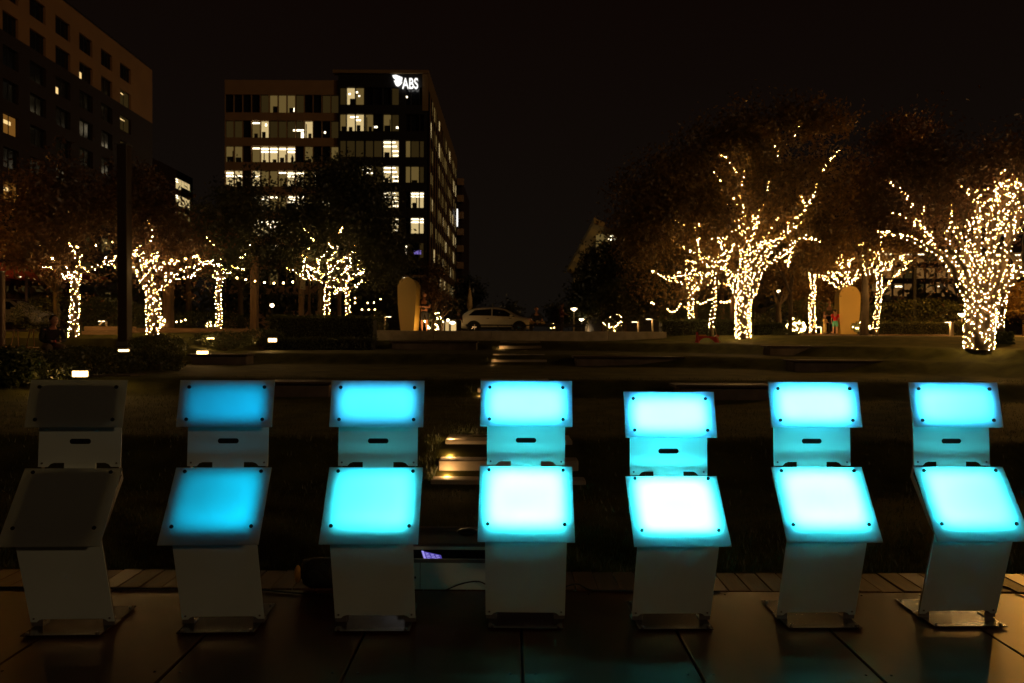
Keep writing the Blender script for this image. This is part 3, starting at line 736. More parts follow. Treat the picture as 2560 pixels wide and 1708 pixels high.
lit_tree('oak_tree', 'short string lit tree left of the two right hand lit trunks', 'string lights on the short tree at the left of the right group', 27, (1295, 960), .1, T6,
         [(1540, 640, 90, 50), (1500, 600, 70, 50), (1590, 590, 70, 50)], M_leafA, Z6, 260, 26, seed=26)
T7 = [([(1490,1050),(1492,960),(1515,850),(1515,700),(1510,600),(1515,480)], .075, .06, 0), ([(1515,490),(1500,400),(1430,400),(1370,360),(1290,330),(1230,300),(1160,240),(1100,190),(1045,150)], .05, .02), ([(1430,400),(1330,430),(1255,450)], .03, .015),
      ([(1515,480),(1560,380),(1580,280),(1540,230),(1460,180),(1410,130),(1340,145)], .05, .015), ([(1575,290),(1590,230),(1650,190)], .03, .015), ([(1590,230),(1680,230),(1700,260),(1670,295)], .03, .012), ([(1375,360),(1380,290),(1350,240)], .03, .015),
      ([(1530,610),(1600,640),(1660,640)], .025, .015), ([(1410,150),(1440,110)], .02, .012), ([(1520,130),(1470,60),(1475,20)], .025, .012), ([(1260,90),(1200,70),(1160,40)], .02, .012), ([(1580,330),(1650,350)], .03, .02), ([(1560,480),(1620,500)], .04, .02),
      ([(1515,480),(1440,460),(1400,400)], .04, .02), ([(1520,500),(1560,440),(1580,400)], .05, .03)]
lit_tree('oak_tree', 'slender lit trunk with wide arms, beside the great lit tree', 'string lights on the slender trunk with wide arms', 25, (1490, 1050), .08, T7,
         [(1530, 500, 110, 90), (1590, 440, 80, 80), (1480, 560, 70, 50)], M_leafA, Z6, 420, 28, seed=27)
z8 = Z8
T8 = [([(1785,1150),(1782,1000),(1785,850),(1795,740)], .245, .25, 0), ([(1745,760),(1680,620),(1640,480),(1610,330),(1580,200)], .12, .035, -.6), ([(1700,590),(1735,530)], .04, .02), ([(1780,760),(1770,560),(1790,400),(1800,250),(1770,100),(1780,0)], .14, .05, .2),
      ([(917,860),(915,790),(940,730),(930,640),(870,540),(840,490)], .045, .012, -.3, z8), ([(930,640),(940,560),(935,500),(920,475)], .03, .012, .3, z8), ([(905,745),(875,700),(850,735)], .015, .01, 0, z8), ([(835,680),(815,620),(780,560)], .02, .01, 0, z8),
      ([(1820,760),(1830,560),(1870,400),(1960,280),(2000,180),(2070,50)], .10, .025, .8), ([(1870,410),(1860,250),(1890,130),(1930,50)], .05, .025, -.5), ([(985,860),(1010,760),(1050,730)], .02, .01, 0, z8),
      ([(1855,760),(1920,560),(1970,400),(2100,240),(2200,140),(2290,20)], .14, .05, .6), ([(1150,835),(1200,800),(1240,770),(1245,735)], .04, .012, 0, z8), ([(1960,480),(2010,450),(2100,400),(2200,310),(2260,260)], .09, .04, -.9), ([(1170,925),(1215,912),(1265,902),(1320,922)], .04, .02, -.9, z8, True, -.6),
      ([(1190,925),(1170,990),(1152,1050)], .04, .012, -.9, z8, True, -.6), ([(1250,740),(1280,695),(1300,630)], .02, .01, 0, z8), ([(1335,570),(1345,540),(1385,490),(1412,455)], .022, .012, 0, z8), ([(1050,665),(1060,595)], .012, .008, 0, z8), ([(1090,515),(1110,450),(1080,430)], .02, .01, 0, z8),
      ([(1720,700),(1670,600),(1655,540)], .07, .03, .4), ([(1800,300),(1900,270),(1960,280)], .04, .02), ([(1230,330),(1210,335)], .008, .006, 0, z8), ([(1180,385),(1190,380)], .006, .006, 0, z8),
       ([(1010,760),(1040,700),(1050,665)], .02, .012, 0, z8, False), ([(1060,600),(1070,550),(1090,515)], .02, .012, 0, z8, False), ([(1050,735),(1048,700),(1050,660)], .02, .012, 0, z8, False), ([(1300,632),(1320,600),(1335,568)], .02, .014, 0, z8, False),
       ([(1105,455),(1150,420),(1182,384)], .014, .008, 0, z8, False), ([(1186,382),(1205,350),(1232,330)], .01, .006, 0, z8, False), ([(905,745),(910,700),(932,640)], .02, .012, 0, z8, False), ([(780,560),(800,600),(838,684)], .015, .01, 0, z8, False)]
lit_tree('live_oak', 'great live oak with thick lit trunk and high crown, right of centre', 'dense string lights on the great live oak right of centre', 24, (1785, 1150), .24, T8,
         [(1690, 380, 170, 110), (1560, 430, 150, 90), (1820, 400, 150, 110), (1740, 300, 140, 70), (1880, 520, 100, 70), (1480, 520, 90, 50), (1650, 520, 130, 60), (1870, 300, 90, 60)], M_leafA, Z6, 1500, 30, size=.085, seed=28, dens=1.0)
T9 = [([(345,1085),(340,950),(335,800),(345,700),(345,620),(335,560)], .135, .10, 0), ([(330,580),(312,500),(318,430),(298,350),(292,270)], .035, .012, .3), ([(350,570),(380,545),(440,590),(540,640),(600,680)], .045, .02, -.3), ([(330,560),(310,545)], .03, .02)]
lit_tree('oak_tree', 'straight lit trunk standing left of the family of four', 'string lights on the straight trunk left of the family', 30.5, (345, 1085), .14, T9,
         [(1850, 560, 60, 60), (1900, 560, 60, 50)], M_leafA, Z7, 200, 24, seed=29)
T10 = [([(680,1070),(682,860),(680,700),(665,640)], .11, .09, 0), ([(655,650),(640,520),(620,420),(600,350)], .07, .015), ([(670,650),(682,500),(680,410)], .06, .02), ([(640,650),(560,590),(480,545),(415,515)], .05, .02), ([(545,570),(530,510)], .03, .015),
       ([(700,650),(740,560),(780,500)], .045, .015), ([(715,610),(770,575)], .03, .015), ([(605,470),(570,420),(530,380),(485,350)], .03, .012), ([(650,560),(600,540),(590,460)], .05, .02)]
lit_tree('oak_tree', 'lit tree fanning out from behind the plain rounded panel', 'string lights fanning out above the plain rounded panel', 38, (680, 1070), .12, T10,
         [(1930, 560, 70, 50), (1990, 570, 50, 40)], M_leafA, Z7, 200, 24, seed=30, dens=.85, bulb_r=.013)
T11 = [([(930,1080),(940,950),(955,800),(970,680),(962,560),(975,470)], .11, .09, 0), ([(960,560),(900,530),(830,540),(870,490),(905,430),(880,400)], .04, .015), ([(985,470),(965,400),(930,360),(870,310)], .035, .012), ([(985,470),(1020,450),(1080,450),(1060,500)], .04, .015),
       ([(965,740),(1020,690),(1060,620),(1150,530),(1220,440),(1280,410)], .04, .012), ([(1000,500),(1045,480)], .03, .015), ([(1010,340),(985,290),(990,235)], .02, .01), ([(820,240),(800,270),(770,262)], .015, .01), ([(1090,350),(1080,340)], .01, .01), ([(1140,395),(1190,372)], .012, .01)]
lit_tree('oak_tree', 'leaning lit tree between the rounded panel and the largest tree', 'string lights on the leaning trunk right of the rounded panel', 29, (930, 1080), .11, T11,
         [(2030, 560, 70, 60), (2090, 540, 70, 50), (2000, 500, 80, 40)], M_leafA, Z7, 260, 24, seed=31)
T12 = [([(1900,1250),(1897,1100),(1905,950),(1915,830)], .30, .32, 0), ([(1850,880),(1800,760),(1720,620),(1640,470),(1550,370),(1450,300),(1350,260),(1220,200),(1100,170),(975,185)], .12, .025, -.8), ([(1500,340),(1430,220),(1370,120),(1280,65)], .05, .02, -.3),
       ([(1870,850),(1800,640),(1740,450),(1600,300)], .11, .05, -.5), ([(1885,820),(1850,560),(1780,380),(1700,160),(1640,20)], .10, .04, -.4), ([(1905,830),(1900,600),(1880,400),(1880,150),(1905,0)], .12, .06, .1), ([(1930,820),(1960,600),(2000,400),(2020,200),(2050,0)], .11, .05, -.5),
       ([(1975,850),(2050,620),(2130,400),(2180,180),(2260,0)], .13, .07, .3), ([(2000,860),(2120,620),(2220,480),(2330,380)], .11, .06, -.3), ([(2040,880),(2180,640),(2330,520)], .09, .05, .4), ([(1840,600),(1790,420),(1800,280),(1790,180)], .06, .03, -.6),
       ([(1940,650),(1900,520),(1850,400),(1830,260)], .06, .03, -.7), ([(2060,620),(2040,420),(2060,250),(2130,100),(2200,20)], .06, .03, -.5), ([(2100,700),(2200,620),(2330,450)], .07, .05, -.8),
       ([(2140,850),(2110,740),(2090,690),(2050,660),(2010,610)], .04, .015, 0, z8), ([(2200,900),(2230,750),(2210,650),(2240,540)], .04, .015, 0, z8), ([(2290,850),(2290,700),(2280,600),(2350,570)], .04, .015, 0, z8), ([(2030,930),(2000,840),(1975,780)], .04, .015, 0, z8),
       ([(1900,900),(1870,880),(1820,850),(1800,800)], .03, .015, 0, z8), ([(1795,760),(1760,700),(1720,650),(1660,615)], .022, .01, 0, z8), ([(1760,800),(1690,770)], .015, .01, 0, z8), ([(2180,800),(2190,740),(2240,700),(2290,690),(2350,650)], .04, .02, -.4, z8), ([(2270,830),(2330,760),(2370,730)], .04, .02, .3, z8),
       ([(2120,900),(2105,800),(2125,720),(2100,650)], .035, .015, -.5, z8), ([(2170,880),(2165,780),(2200,700),(2205,620)], .035, .015, -.6, z8), ([(2240,880),(2250,780),(2260,680),(2270,610)], .035, .015, -.4, z8),
       ([(2310,860),(2320,760),(2310,680),(2335,620)], .035, .015, -.6, z8), ([(2080,960),(2060,880),(2065,800)], .035, .02, -.5, z8), ([(2150,950),(2190,870),(2230,800)], .04, .02, -.6, z8), ([(2000,960),(1960,900),(1955,860)], .03, .015, -.4, z8), ([(2270,940),(2310,880),(2370,820)], .045, .03, -.5, z8)]
lit_tree('live_oak', 'largest live oak at the right edge, trunk and limbs covered in lights', 'dense string lights on the largest oak at the right edge', 16.2, (1900, 1250), .3, T12,
         [(2230, 330, 150, 90), (2100, 400, 110, 70), (2300, 430, 110, 100), (2060, 500, 80, 60), (2180, 470, 90, 60)], M_leafR, Z7, 1000, 26, size=.055, seed=32, dens=1.05, bulb_r=.0082, spread=.5)
T13 = [([(2080,1045),(2080,950),(2095,850),(2110,760)], .15, .13, 0), ([(2110,780),(2150,600),(2220,480),(2330,400)], .09, .05, .5), ([(2100,820),(2060,700),(2070,560)], .07, .03, .4)]
lit_tree('live_oak', 'lit tree standing just behind the largest oak at the right', 'string lights on the trunk just behind the largest oak', 21, (2080, 1045), .2, T13,
         [(2330, 420, 80, 90)], M_leafR, Z7, 160, 24, seed=33, dens=1.3, bulb_r=.0095)

# unlit trees
def dark_tree(label, px, D, crown, leafm=M_leafD, tr=.12, seed=1, nclump=300, per=26, size=.09, zb=None, name='tree', top=None, sig=.28):
    rnd = random.Random(seed); p = at(px, 828, D); zb = (gh(p.x, D) if zb is None else zb)
    t = thing(name, label, 'tree', (p.x, D, zb)); ells = []
    s = D/FPX*1.08936
    for (cx_, cy_, rx, ry) in crown:
        ells.append((at(*V4(cx_, cy_), D), rx*s, rx*s*.8, ry*s))
    mb = MB(); c0 = ells[0][0]; fork = Vector((p.x, D, zb + (c0.z - zb)*.45))
    mb.tube([(p.x, D, zb - .1), (p.x + tr*.3, D, (zb + fork.z)/2), fork], [tr*1.2, tr, tr*.85], 9)
    for (c, rx, ry, rz) in ells:
        for _ in range(3):
            e = c + Vector((rnd.gauss(0, rx*.4), rnd.gauss(0, ry*.4), rnd.gauss(0, rz*.4)))
            mid = fork.lerp(e, .5) + Vector((rnd.gauss(0, .15), rnd.gauss(0, .1), .1))
            mb.tube([fork, mid, e], [tr*.6, tr*.35, .012], 6)
    part('trunk', mb, M_bark, t, world=True, smooth=True)
    part('crown', crown_mesh(rnd, ells, nclump, per, size, sig), leafm, t, world=True)
    return t
dark_tree('dark broad tree in front of the office tower, left of the sign', 800, 29, [(740, 470, 100, 90), (800, 430, 80, 60), (690, 520, 80, 80), (840, 520, 70, 90), (890, 600, 50, 70)], seed=41, nclump=850, per=30)
dark_tree('dark tree covering the lower left corner of the office tower', 600, 31, [(560, 540, 70, 70), (540, 470, 50, 50), (480, 520, 60, 60), (600, 600, 60, 50)], seed=42, nclump=560, per=28)
dark_tree('bare trunked reddish tree at the far left beside the parked suv', 140, 24, [(110, 560, 90, 60), (40, 520, 90, 70), (150, 480, 90, 60)], M_leafR, .1, seed=43, nclump=420)
dark_tree('reddish leaved tree between the tall post and the lit fork tree', 470, 30, [(300, 450, 90, 70), (400, 540, 60, 50), (440, 590, 50, 40)], M_leafR, seed=44, nclump=480)
dark_tree('small leafy tree between the arch panel and the parked car', 1083, 31, [(1005, 660, 42, 42), (1020, 625, 32, 32)], M_leafR, .05, seed=45, nclump=260, size=.06)
dark_tree('thin dark sapling just left of the car', 1105, 32, [(1030, 690, 30, 30)], M_leafD, .04, seed=46, nclump=90, size=.06)
dark_tree('distant dark tree behind the car roof', 1180, 110, [(1080, 670, 22, 30), (1065, 700, 20, 26)], M_leafD, .2, seed=47, nclump=200, size=.3, sig=.8)
dark_tree('dark tree before the sloping canopy building', 1560, 48, [(1380, 640, 55, 70), (1340, 700, 40, 45), (1430, 600, 50, 50)], M_leafD, .14, seed=48, nclump=520, size=.15, sig=.45)
dark_tree('thin dark tree right of the mushroom lamps', 1505, 40, [(1400, 700, 40, 45)], M_leafD, .06, seed=49, nclump=150, size=.09)
dark_tree('dark thicket tree behind the right festoon', 1660, 44, [(1520, 660, 60, 70), (1470, 680, 50, 60)], M_leafD, .16, seed=50, nclump=420, size=.13, sig=.4)
dark_tree('forked unlit tree behind the great live oak', 1945, 34, [(1800, 620, 60, 50), (1850, 600, 60, 50)], M_leafA, .14, seed=51, nclump=260, size=.09)
dark_tree('slim unlit tree left of the straight lit trunk', 1975, 29, [(1830, 560, 60, 60), (1780, 580, 50, 40)], M_leafA, .09, seed=52, nclump=260)
dark_tree('round topped dark tree behind the great live oak crown', 1800, 36, [(1720, 560, 120, 60), (1600, 560, 100, 60)], M_leafA, .2, seed=53, nclump=620, size=.11, sig=.4)
dark_tree('dark tree behind the family and rounded panel', 2075, 46, [(1930, 650, 70, 50), (1850, 680, 50, 40)], M_leafA, .16, seed=54, nclump=420, size=.12, sig=.4)
dark_tree('tall dim tree between the two great oaks', 2160, 30, [(2010, 430, 90, 90), (2060, 330, 80, 60), (1960, 500, 60, 50)], M_leafR, .15, seed=55, nclump=620, size=.085)
dark_tree('small round tree above the hedge at the far right', 2560, 38, [(2320, 690, 45, 35)], M_leafA, .08, seed=56, nclump=160, size=.09)
for i, (px, lb) in enumerate(((1240, 'small dark bush right of the parked car'), (1365, 'small dark tree behind the plaid shirted person'))):
    dark_tree(lb, px + 30, 60, [((px + 30)/1.089, 725, 26, 24)], M_leafD, .08, seed=60 + i, nclump=90, size=.18, sig=.45)
shrub('broad dim shrubbery behind the left timber wall', 215, 790, 24.5, 2.4, .75, 6000, zb=1.3)
shrub('dim shrubbery beyond the left post, right of the first lit trunk', 300, 800, 30, 2.2, .8, 4200, zb=1.4, size=.05)
shrub('dim shrubs under the lit fork tree', 520, 805, 29, 2.0, .45, 3800, zb=1.4, size=.05)
shrub('dim shrubs right of the rounded panel', 2290, 785, 40, 3.4, .9, 5000, zb=1.4, size=.06)
shrub('dim shrubs behind the straight lit trunk', 2010, 790, 39, 2.2, .9, 4000, zb=1.4, size=.06)
shrub('green shrubs lit from below behind the two thin lit trunks', 1770, 795, 31, 2.3, .7, 4200, zb=1.4, size=.05)

# lights laid in shrubs
def lit_shrub(label, slabel, px, py, D, rx, rz, n):
    shrub(label, px, py, D, rx, rz, 1100, size=.04, zb=1.45)
    rnd = random.Random(int(px)); c = at(px, py, D); mb = MB(); wr = MB(); last = None
    for _ in range(n):
        d = Vector((rnd.gauss(0, 1), -abs(rnd.gauss(0, 1)), rnd.gauss(0, 1))).normalized()
        p = c + Vector((d.x*rx*1.03, d.y*rx*.95, d.z*rz*rnd.uniform(.5, 1.03)))
        mb.add([p + Vector(o)*.019 for o in OCT], OCF)
        if last is not None: wr.tube([last, p], .003, 3, cap=False)
        last = p
    s = thing('string_lights', slabel, 'string lights', (c.x, D, c.z - rz), 'warm string lights laid over shrubs')
    part('bulbs', mb, M_bulb, s, world=True, kind='stuff'); part('wire', wr, M_wire, s, world=True, kind='stuff')
lit_shrub('shrub wrapped in lights behind the wall end, left of the family', 'string lights over the shrub left of the family', 1988, 818, 31, .42, .42, 75)
lit_shrub('low lit shrub just right of the rounded panel', 'string lights over the low shrub right of the rounded panel', 2152, 818, 32, .42, .26, 26)
lit_shrub('bushy lit shrub beyond the mushroom lamps', 'string lights over the bushy shrub beyond the mushroom lamps', 1532, 802, 50, .75, .85, 60)
lit_shrub('green lit shrub between the arch panel and the car', 'string lights over the green shrub beside the arch panel', 1085, 802, 40, .55, .6, 26)
lit_shrub('small lit shrub behind the multi stemmed tree', 'string lights over the small shrub behind the multi stemmed tree', 409, 805, 26, .2, .3, 22)
lit_shrub('tiny lit shrub beside the forked lit trunk', 'string lights over the tiny shrub beside the forked trunk', 527, 813, 27, .16, .14, 10)
lit_shrub('small lit shrub under the resting bench', 'string lights over the shrub behind the plaid shirted person', 1383, 817, 52, .4, .25, 8)

# festoons
def festoon(label, pts, D, sag=0, r=.035):
    """pts: bulb pixels in order"""
    P = [at(x, y, D) for x, y in pts]; t = thing('festoon', label, 'festoon lights', P[0], 'festoon bulbs between posts')
    part('wire', MB().tube([P[0] + Vector((-.2, 0, .08))] + P + [P[-1] + Vector((.2, 0, .08))], .006, 4), M_wire, t, world=True)
    me = MB().sphere((0, 0, -.03), r, 8, 6).mesh('bulb', M_festoon)
    for p in P: obj('bulb', me, t, Matrix.Translation(p - P[0]))
festoon('festoon of bulbs across the left, passing the tall dark post', [Z3(*p) for p in ((311,523),(583,527),(718,516),(850,488))], 22)
festoon('festoon bulbs right of the multi stemmed tree', [Z3(*p) for p in ((1188,636),(1292,630),(1397,620),(1500,602))], 23)
festoon('festoon bulbs between the forked tree and the wide lit tree', [Z4(*p) for p in ((-30,600),(55,615),(145,630),(240,645),(333,652),(425,649),(517,640))], 27)
festoon('festoon bulbs low behind the left of the arch panel', [Z4(*p) for p in ((1126,847),(1195,912),(1260,912),(1320,912),(1318,975))], 40)
festoon('festoon bulbs just above the one left of the arch panel', [Z4(*p) for p in ((1126,800),(1250,847),(1312,843),(1376,810))], 36, r=.03)
festoon('hanging loop of small bulbs left of the short lit tree', [Z6(*p) for p in ((1080,865),(1100,885),(1122,890),(1145,885),(1168,868),(1185,840),(1200,815))], 27, r=.02)
festoon('small bulbs draped between the short tree and the slender trunk', [Z6(*p) for p in ((1360,800),(1385,815),(1410,808),(1435,798),(1458,780),(1478,775))], 26, r=.02)
festoon('short row of bulbs left of the great live oak trunk', [Z6(*p) for p in ((1577,797),(1605,800),(1633,797),(1660,790))], 28, r=.03)
festoon('two far bulbs hanging beyond the loop of small bulbs', [Z6(*p) for p in ((930,805),(948,815))], 34)
festoon('tiny row of bulbs low behind the multi stemmed tree', [Z3(*p) for p in ((1308,1095),(1330,1095),(1365,1090),(1397,1080))], 27, r=.025)

# ------------------------------------------------------------------ posts and lamps
def post(label, px, D, w, ztop, zb=None, name='timber_post', m_=None, extra=None):
    p = at(px, 828, D); zb = gh(p.x, D) if zb is None else zb
    t = thing(name, label, 'post', (p.x, D, zb))
    part('shaft', MB().cbox(-w/2, w/2, -w/2, w/2, -.1, ztop - zb, .012), m_ or M_post, t)
    part('cap_plate', MB().box(-w/2 - .01, w/2 + .01, -w/2 - .01, w/2 + .01, ztop - zb, ztop - zb + .03), M_side, t)
    part('foot_collar', MB().box(-w/2 - .015, w/2 + .015, -w/2 - .015, w/2 + .015, .0, .12), M_side, t)
    if extra: part('notice_board', MB().cbox(-.02, .22, -w/2 - .03, -w/2 - .005, *extra, .004), M_conc, t)
    return t
post('tall dark square post in front of the left trees', 312, 19, .27, 6.7, 1.15, m_=mat('bronze_post', (.05, .03, .018), .6))
post('square timber post right of the multi stemmed tree', 421, 26, .3, 4.2)
post('square timber post left of the clipped hedge', 636, 28, .27, 4.6)
post('thin timber post carrying a notice board behind the hedge', 753, 30, .2, 5.0, extra=(1.9, 2.4))
post('thin post right of the notice board post', 773, 32, .1, 4.2)
post('slender post between the wide lit tree and its neighbour', 848, 34, .16, 4.2)
post('square post directly left of the great live oak trunk', 1831, 28, .16, 3.2)
post('dark post between the short lit tree and the slender trunk', 1740, 30, .12, 3.4)
post('reddish post at the left edge of the picture', 3, 18, .14, 3.1, .6)
post('dark pole in front of the long office building at the right', 2284, 44, .2, 7.6, 1.5, name='dark_pole', m_=M_frame)

def glow(x, y, z, e, col=(1, .55, .18), r=.05):
    l = bpy.data.lights.new('lamp_glow', 'POINT'); l.energy = e; l.color = col; l.shadow_soft_size = r
    lo = bpy.data.objects.new('lamp_glow', l); COL.objects.link(lo); lo.location = (x, y, z)
def path_light(label, px, pyt, D, side=-1, h=None, w=.06, e=9):
    p = at(px, pyt, D); zb = max(gh(p.x, D), 1.45 if D > 26 else 0) if h is None else p.z - h
    t = thing('path_light', label, 'path light', (p.x, D, zb), 'path lights along the plaza')
    H = p.z - zb
    part('stem', MB().cbox(-w/2, w/2, -w/2, w/2, 0, H, .005), mat('pale_post', (.55, .45, .3), .5), t)
    part('head', MB().cbox(min(0, side*.28), max(0, side*.28), -.07, .07, H + .001, H + .045, .01), M_side, t)
    glow(p.x + side*.16, D, zb + H - .06, e)
    part('lens', MB().box(min(side*.06, side*.26), max(side*.06, side*.26), -.055, .055, H - .012, H), M_globe, t)
    return t
path_light('path light beside the hedge end, left of the arch panel', 962, 792, 29, 1)
path_light('path light on the plaza wall, left one of the leaning pair', 1596, 805, 28, -1)
path_light('path light on the plaza wall near its right end', 1632, 798, 28, -1)
path_light('small path light at the toddler\'s feet', 2054, 818, 33.6, -1, e=45)
path_light('path light on the right end of the timber stage edge', 2379, 806, 30, -1, w=.12)
path_light('glowing post light behind the trunk of the largest oak', 2473, 832, 19, 1, h=.42, w=.09)
path_light('small path light in the shrubs right of the first lit trunk', 266, 803, 25, -1, w=.05)
def ground_light(label, px, py, D, e):
    p = at(px, py, D); t = thing('ground_light', label, 'ground light', (p.x, D, 1.5)); H = p.z - 1.5
    part('housing', MB().tube([(0, 0, 0), (0, 0, H)], .06, 10), M_side, t)
    part('lens', MB().sphere((0, 0, H + .02), .055, 10, 6), M_globe, t, smooth=True); glow(p.x, D - .05, p.z + .14, e)
ground_light('small bright ground light at the feet of the leaning man', 1072, 822, 28.7, 32)
ground_light('small ground light behind the leaning man beside the green lit shrub', 1094, 824, 31.5, 20)
def mushroom(label, px, py, D, r, h=None, cup=False):
    p = at(px, py, D); zb = 1.45; t = thing('mushroom_lamp', label, 'lamp', (p.x, D, zb), 'mushroom shaped lamps'); H = p.z - zb
    part('stem', MB().tube([(0, 0, 0), (0, 0, H)], r*.13, 8), mat('lamp_stem', (.5, .42, .3), .4), t)
    mb = MB(); n = 16
    rr = [(.12, -.75), (.55, -.35), (.95, 0), (1.0, .1), (.8, .28), (.3, .42)] if not cup else [(.1, -.8), (.4, -.5), (.9, .1), (1, .3), (.9, .35), (.3, .38)]
    part('shade', mb.tube([(0, 0, H + z*r*.8) for _, z in rr], [q*r for q, _ in rr], n), M_globe, t, smooth=True)
    glow(p.x, D, p.z - .1, 60 if not cup else 40)
    part('finial', MB().tube([(0, 0, H + r*.34), (0, 0, H + r*.42)], r*.2, 8), M_side, t)
mushroom('taller mushroom lamp right of the plaid shirted person', 1435, 773, 45, .21)
mushroom('shorter mushroom lamp in front of the white pavilion', 1454, 799, 48, .18)
mushroom('cup shaped lamp left of the largest oak', 2405, 787, 36, .19, cup=True)
def lantern(label, px, py, D):
    p = at(px, py, D); t = thing('lantern', label, 'lamp', (p.x, D, 1.5), 'small lanterns on thin poles'); H = p.z - 1.5
    part('pole', MB().tube([(0, 0, 0), (0, 0, H)], .03, 6), M_frame, t)
    part('glow', MB().sphere((0, 0, H + .12), .11, 10, 6), M_globe, t, smooth=True)
    part('hood', MB().tube([(0, 0, H + .2), (0, 0, H + .3)], [.13, .03], 8), M_frame, t)
lantern('small lantern above the far lit shrub', 1528, 754, 46); lantern('small lantern right of the great live oak trunk', 1947, 733, 44)
lantern('tiny round lamp behind the clipped hedge', 680, 769, 38)
def box_light(label, px, pyb, D, w, hh, power):
    p = at(px, pyb, D); t = thing('box_light', label, 'box light', (p.x, D, p.z), 'low glowing box lights')
    part('lens', MB().cbox(-w/2, w/2, -.04, .04, .0, hh, .008), M_lampw, t)
    part('cap', MB().cbox(-w/2 - .012, w/2 + .012, -.06, .10, hh + .001, hh + .035, .006), M_side, t)
    part('back_plate', MB().box(-w/2, w/2, .045, .09, 0, hh), M_side, t)
    l = bpy.data.lights.new('box_glow', 'AREA'); l.shape = 'RECTANGLE'; l.size = w*.9; l.size_y = hh*.8; l.energy = power; l.color = (1, .55, .18)
    lo = bpy.data.objects.new('box_glow', l); COL.objects.link(lo); lo.location = (p.x, D - .05, p.z + hh/2); lo.rotation_euler = (radians(-72), 0, 0)
box_light('nearest box light on the seat wall above the unlit kiosk', 200, 942, 13.0, .26, .11, 8)
box_light('box light on the left lawn above the gap of the first kiosks', 506, 889, 18.4, .28, .12, 8)
box_light('box light on the lawn below the clipped hedge', 681, 855, 21.3, .24, .11, 8)
box_light('thin box light at the foot of the tall dark post', 309, 879, 13.0, .17, .04, 4)
box_light('furthest thin box light left of the clipped hedge', 526, 848, 20.0, .20, .045, 4)

def added_street_lamp(label, x, y, z, H, e):  # lamps added out of view to warm the panels, family and deck
    t = thing('added_street_lamp', label, 'added street lamp', (x, y, z))
    part('mast', MB().tube([(0, 0, 0), (0, 0, H)], [.09, .05], 10), M_frame, t)
    part('head', MB().cbox(-.3, .3, -.16, .16, H + .02, H + .14, .03), M_frame, t)
    part('lens', MB().box(-.26, .26, -.12, .12, H + .005, H + .018), M_globe, t)
    l = bpy.data.lights.new('added_lamp_glow', 'POINT'); l.energy = e; l.color = (1, .43, .055); l.shadow_soft_size = .2
    lo = bpy.data.objects.new('added_lamp_glow', l); COL.objects.link(lo); lo.location = (x, y, z + H - .25)
added_street_lamp('added amber street lamp out of view, right of the largest oak', 25.0, 31.5, 1.5, 5.5, 4200)
added_street_lamp('added amber street lamp out of view, left of the patio', -17.6, 20.5, 1.3, 3.3, 330)

# ------------------------------------------------------------------ rounded panels on the plaza
def dome_panel(label, px0, px1, pyt, pxb0, pxb1, D, dep, twist=0):
    a, b, top = at(px0, 828, D).x, at(px1, 828, D).x, at((px0+px1)/2, pyt, D).z
    ba, bb = at(pxb0, 828, D).x, at(pxb1, 828, D).x; cx_ = (a+b)/2; zb = 1.5; w = b-a
    H = top - zb; hw = w/2; r = hw; zs = H - r*1.15
    pts = [(ba - cx_, 0)]
    for k in range(1, 6): f = k/6; pts.append(((ba-cx_)*(1-f)**1.4 + (-hw)*(1-(1-f)**1.4), zs*f*.8))
    for k in range(0, 17):
        a_ = pi - pi*k/16; pts.append((hw*math.copysign(abs(cos(a_))**.85, cos(a_)), zs + (H - zs)*sin(a_)**.9 if sin(a_) > 1e-6 else zs))
    for k in range(5, 0, -1): f = k/6; pts.append(((bb-cx_)*(1-f)**1.4 + hw*(1-(1-f)**1.4), zs*f*.8))
    pts.append((bb - cx_, 0))
    t = thing('rounded_panel', label, 'sculpture', (cx_, D, zb), 'rounded upright panels on the plaza', twist)
    n_ = len(pts)
    f = part('face', MB().prism(pts, 0, .03), M_ochre, t)
    part('shell', MB().prism([(x*.97, z*.985 + .01*(z > 0)) for x, z in pts], .031, dep), mat('gold_shell', (.55, .36, .06), .35, metal=.4), t)
    part('plinth', MB().cbox(ba - cx_ - .06, bb - cx_ + .06, -.05, dep + .05, -.03, -.001, .008), M_conc2, t)
    return t
dome_panel('upright rounded panel with deep gold side, left of the leaning man', 993, 1040, 694, 1002, 1034, 28.5, .9, -.10)
dome_panel('plain ochre rounded panel beside the family', 2097, 2151, 715, 2102, 2143, 34, .5, .03)

# ------------------------------------------------------------------ bench the seated man rests on, red stand
bt = at(1392, 811, 31); a, b = at(1322, 811, 31).x, at(1464, 811, 31).x
be = thing('long_bench', 'long dark metal bench right of the car, a man sits on its left end', 'bench', (bt.x, 31, 1.5))
part('seat', MB().cbox(a - bt.x, b - bt.x, -.25, .25, bt.z - 1.5 - .1, bt.z - 1.5, .02), M_frame, be)
for x in (a + .1, (a+b)/2, b - .12): part('leg', MB().cbox(x - bt.x - .08, x - bt.x + .08, -.2, .2, 0, bt.z - 1.6, .01), M_frame, be)
rail = thing('guard_rail', 'thin dark rail with posts in front of the parked car', 'railing', (at(1240, 828, 36).x, 36, 1.5))
part('top_rail', MB().tube([(-1.6, 0, .42), (2.6, 0, .42)], .035, 8), M_frame, rail)
for x in (-1.5, .1, 1.55): part('post', MB().tube([(x, 0, 0), (x, 0, .42)], .03, 8), M_frame, rail)
M_red = mat('red_plastic', (.5, .012, .01), .4)
r0 = at(1768, 855, 23.5); red = thing('red_stand', 'red arched stand with a pale pole leaning on it beside the hedge', 'stand', (r0.x, 23.5, gh(r0.x, 23.5)))
k = 23.5/FPX; hz = 26*k
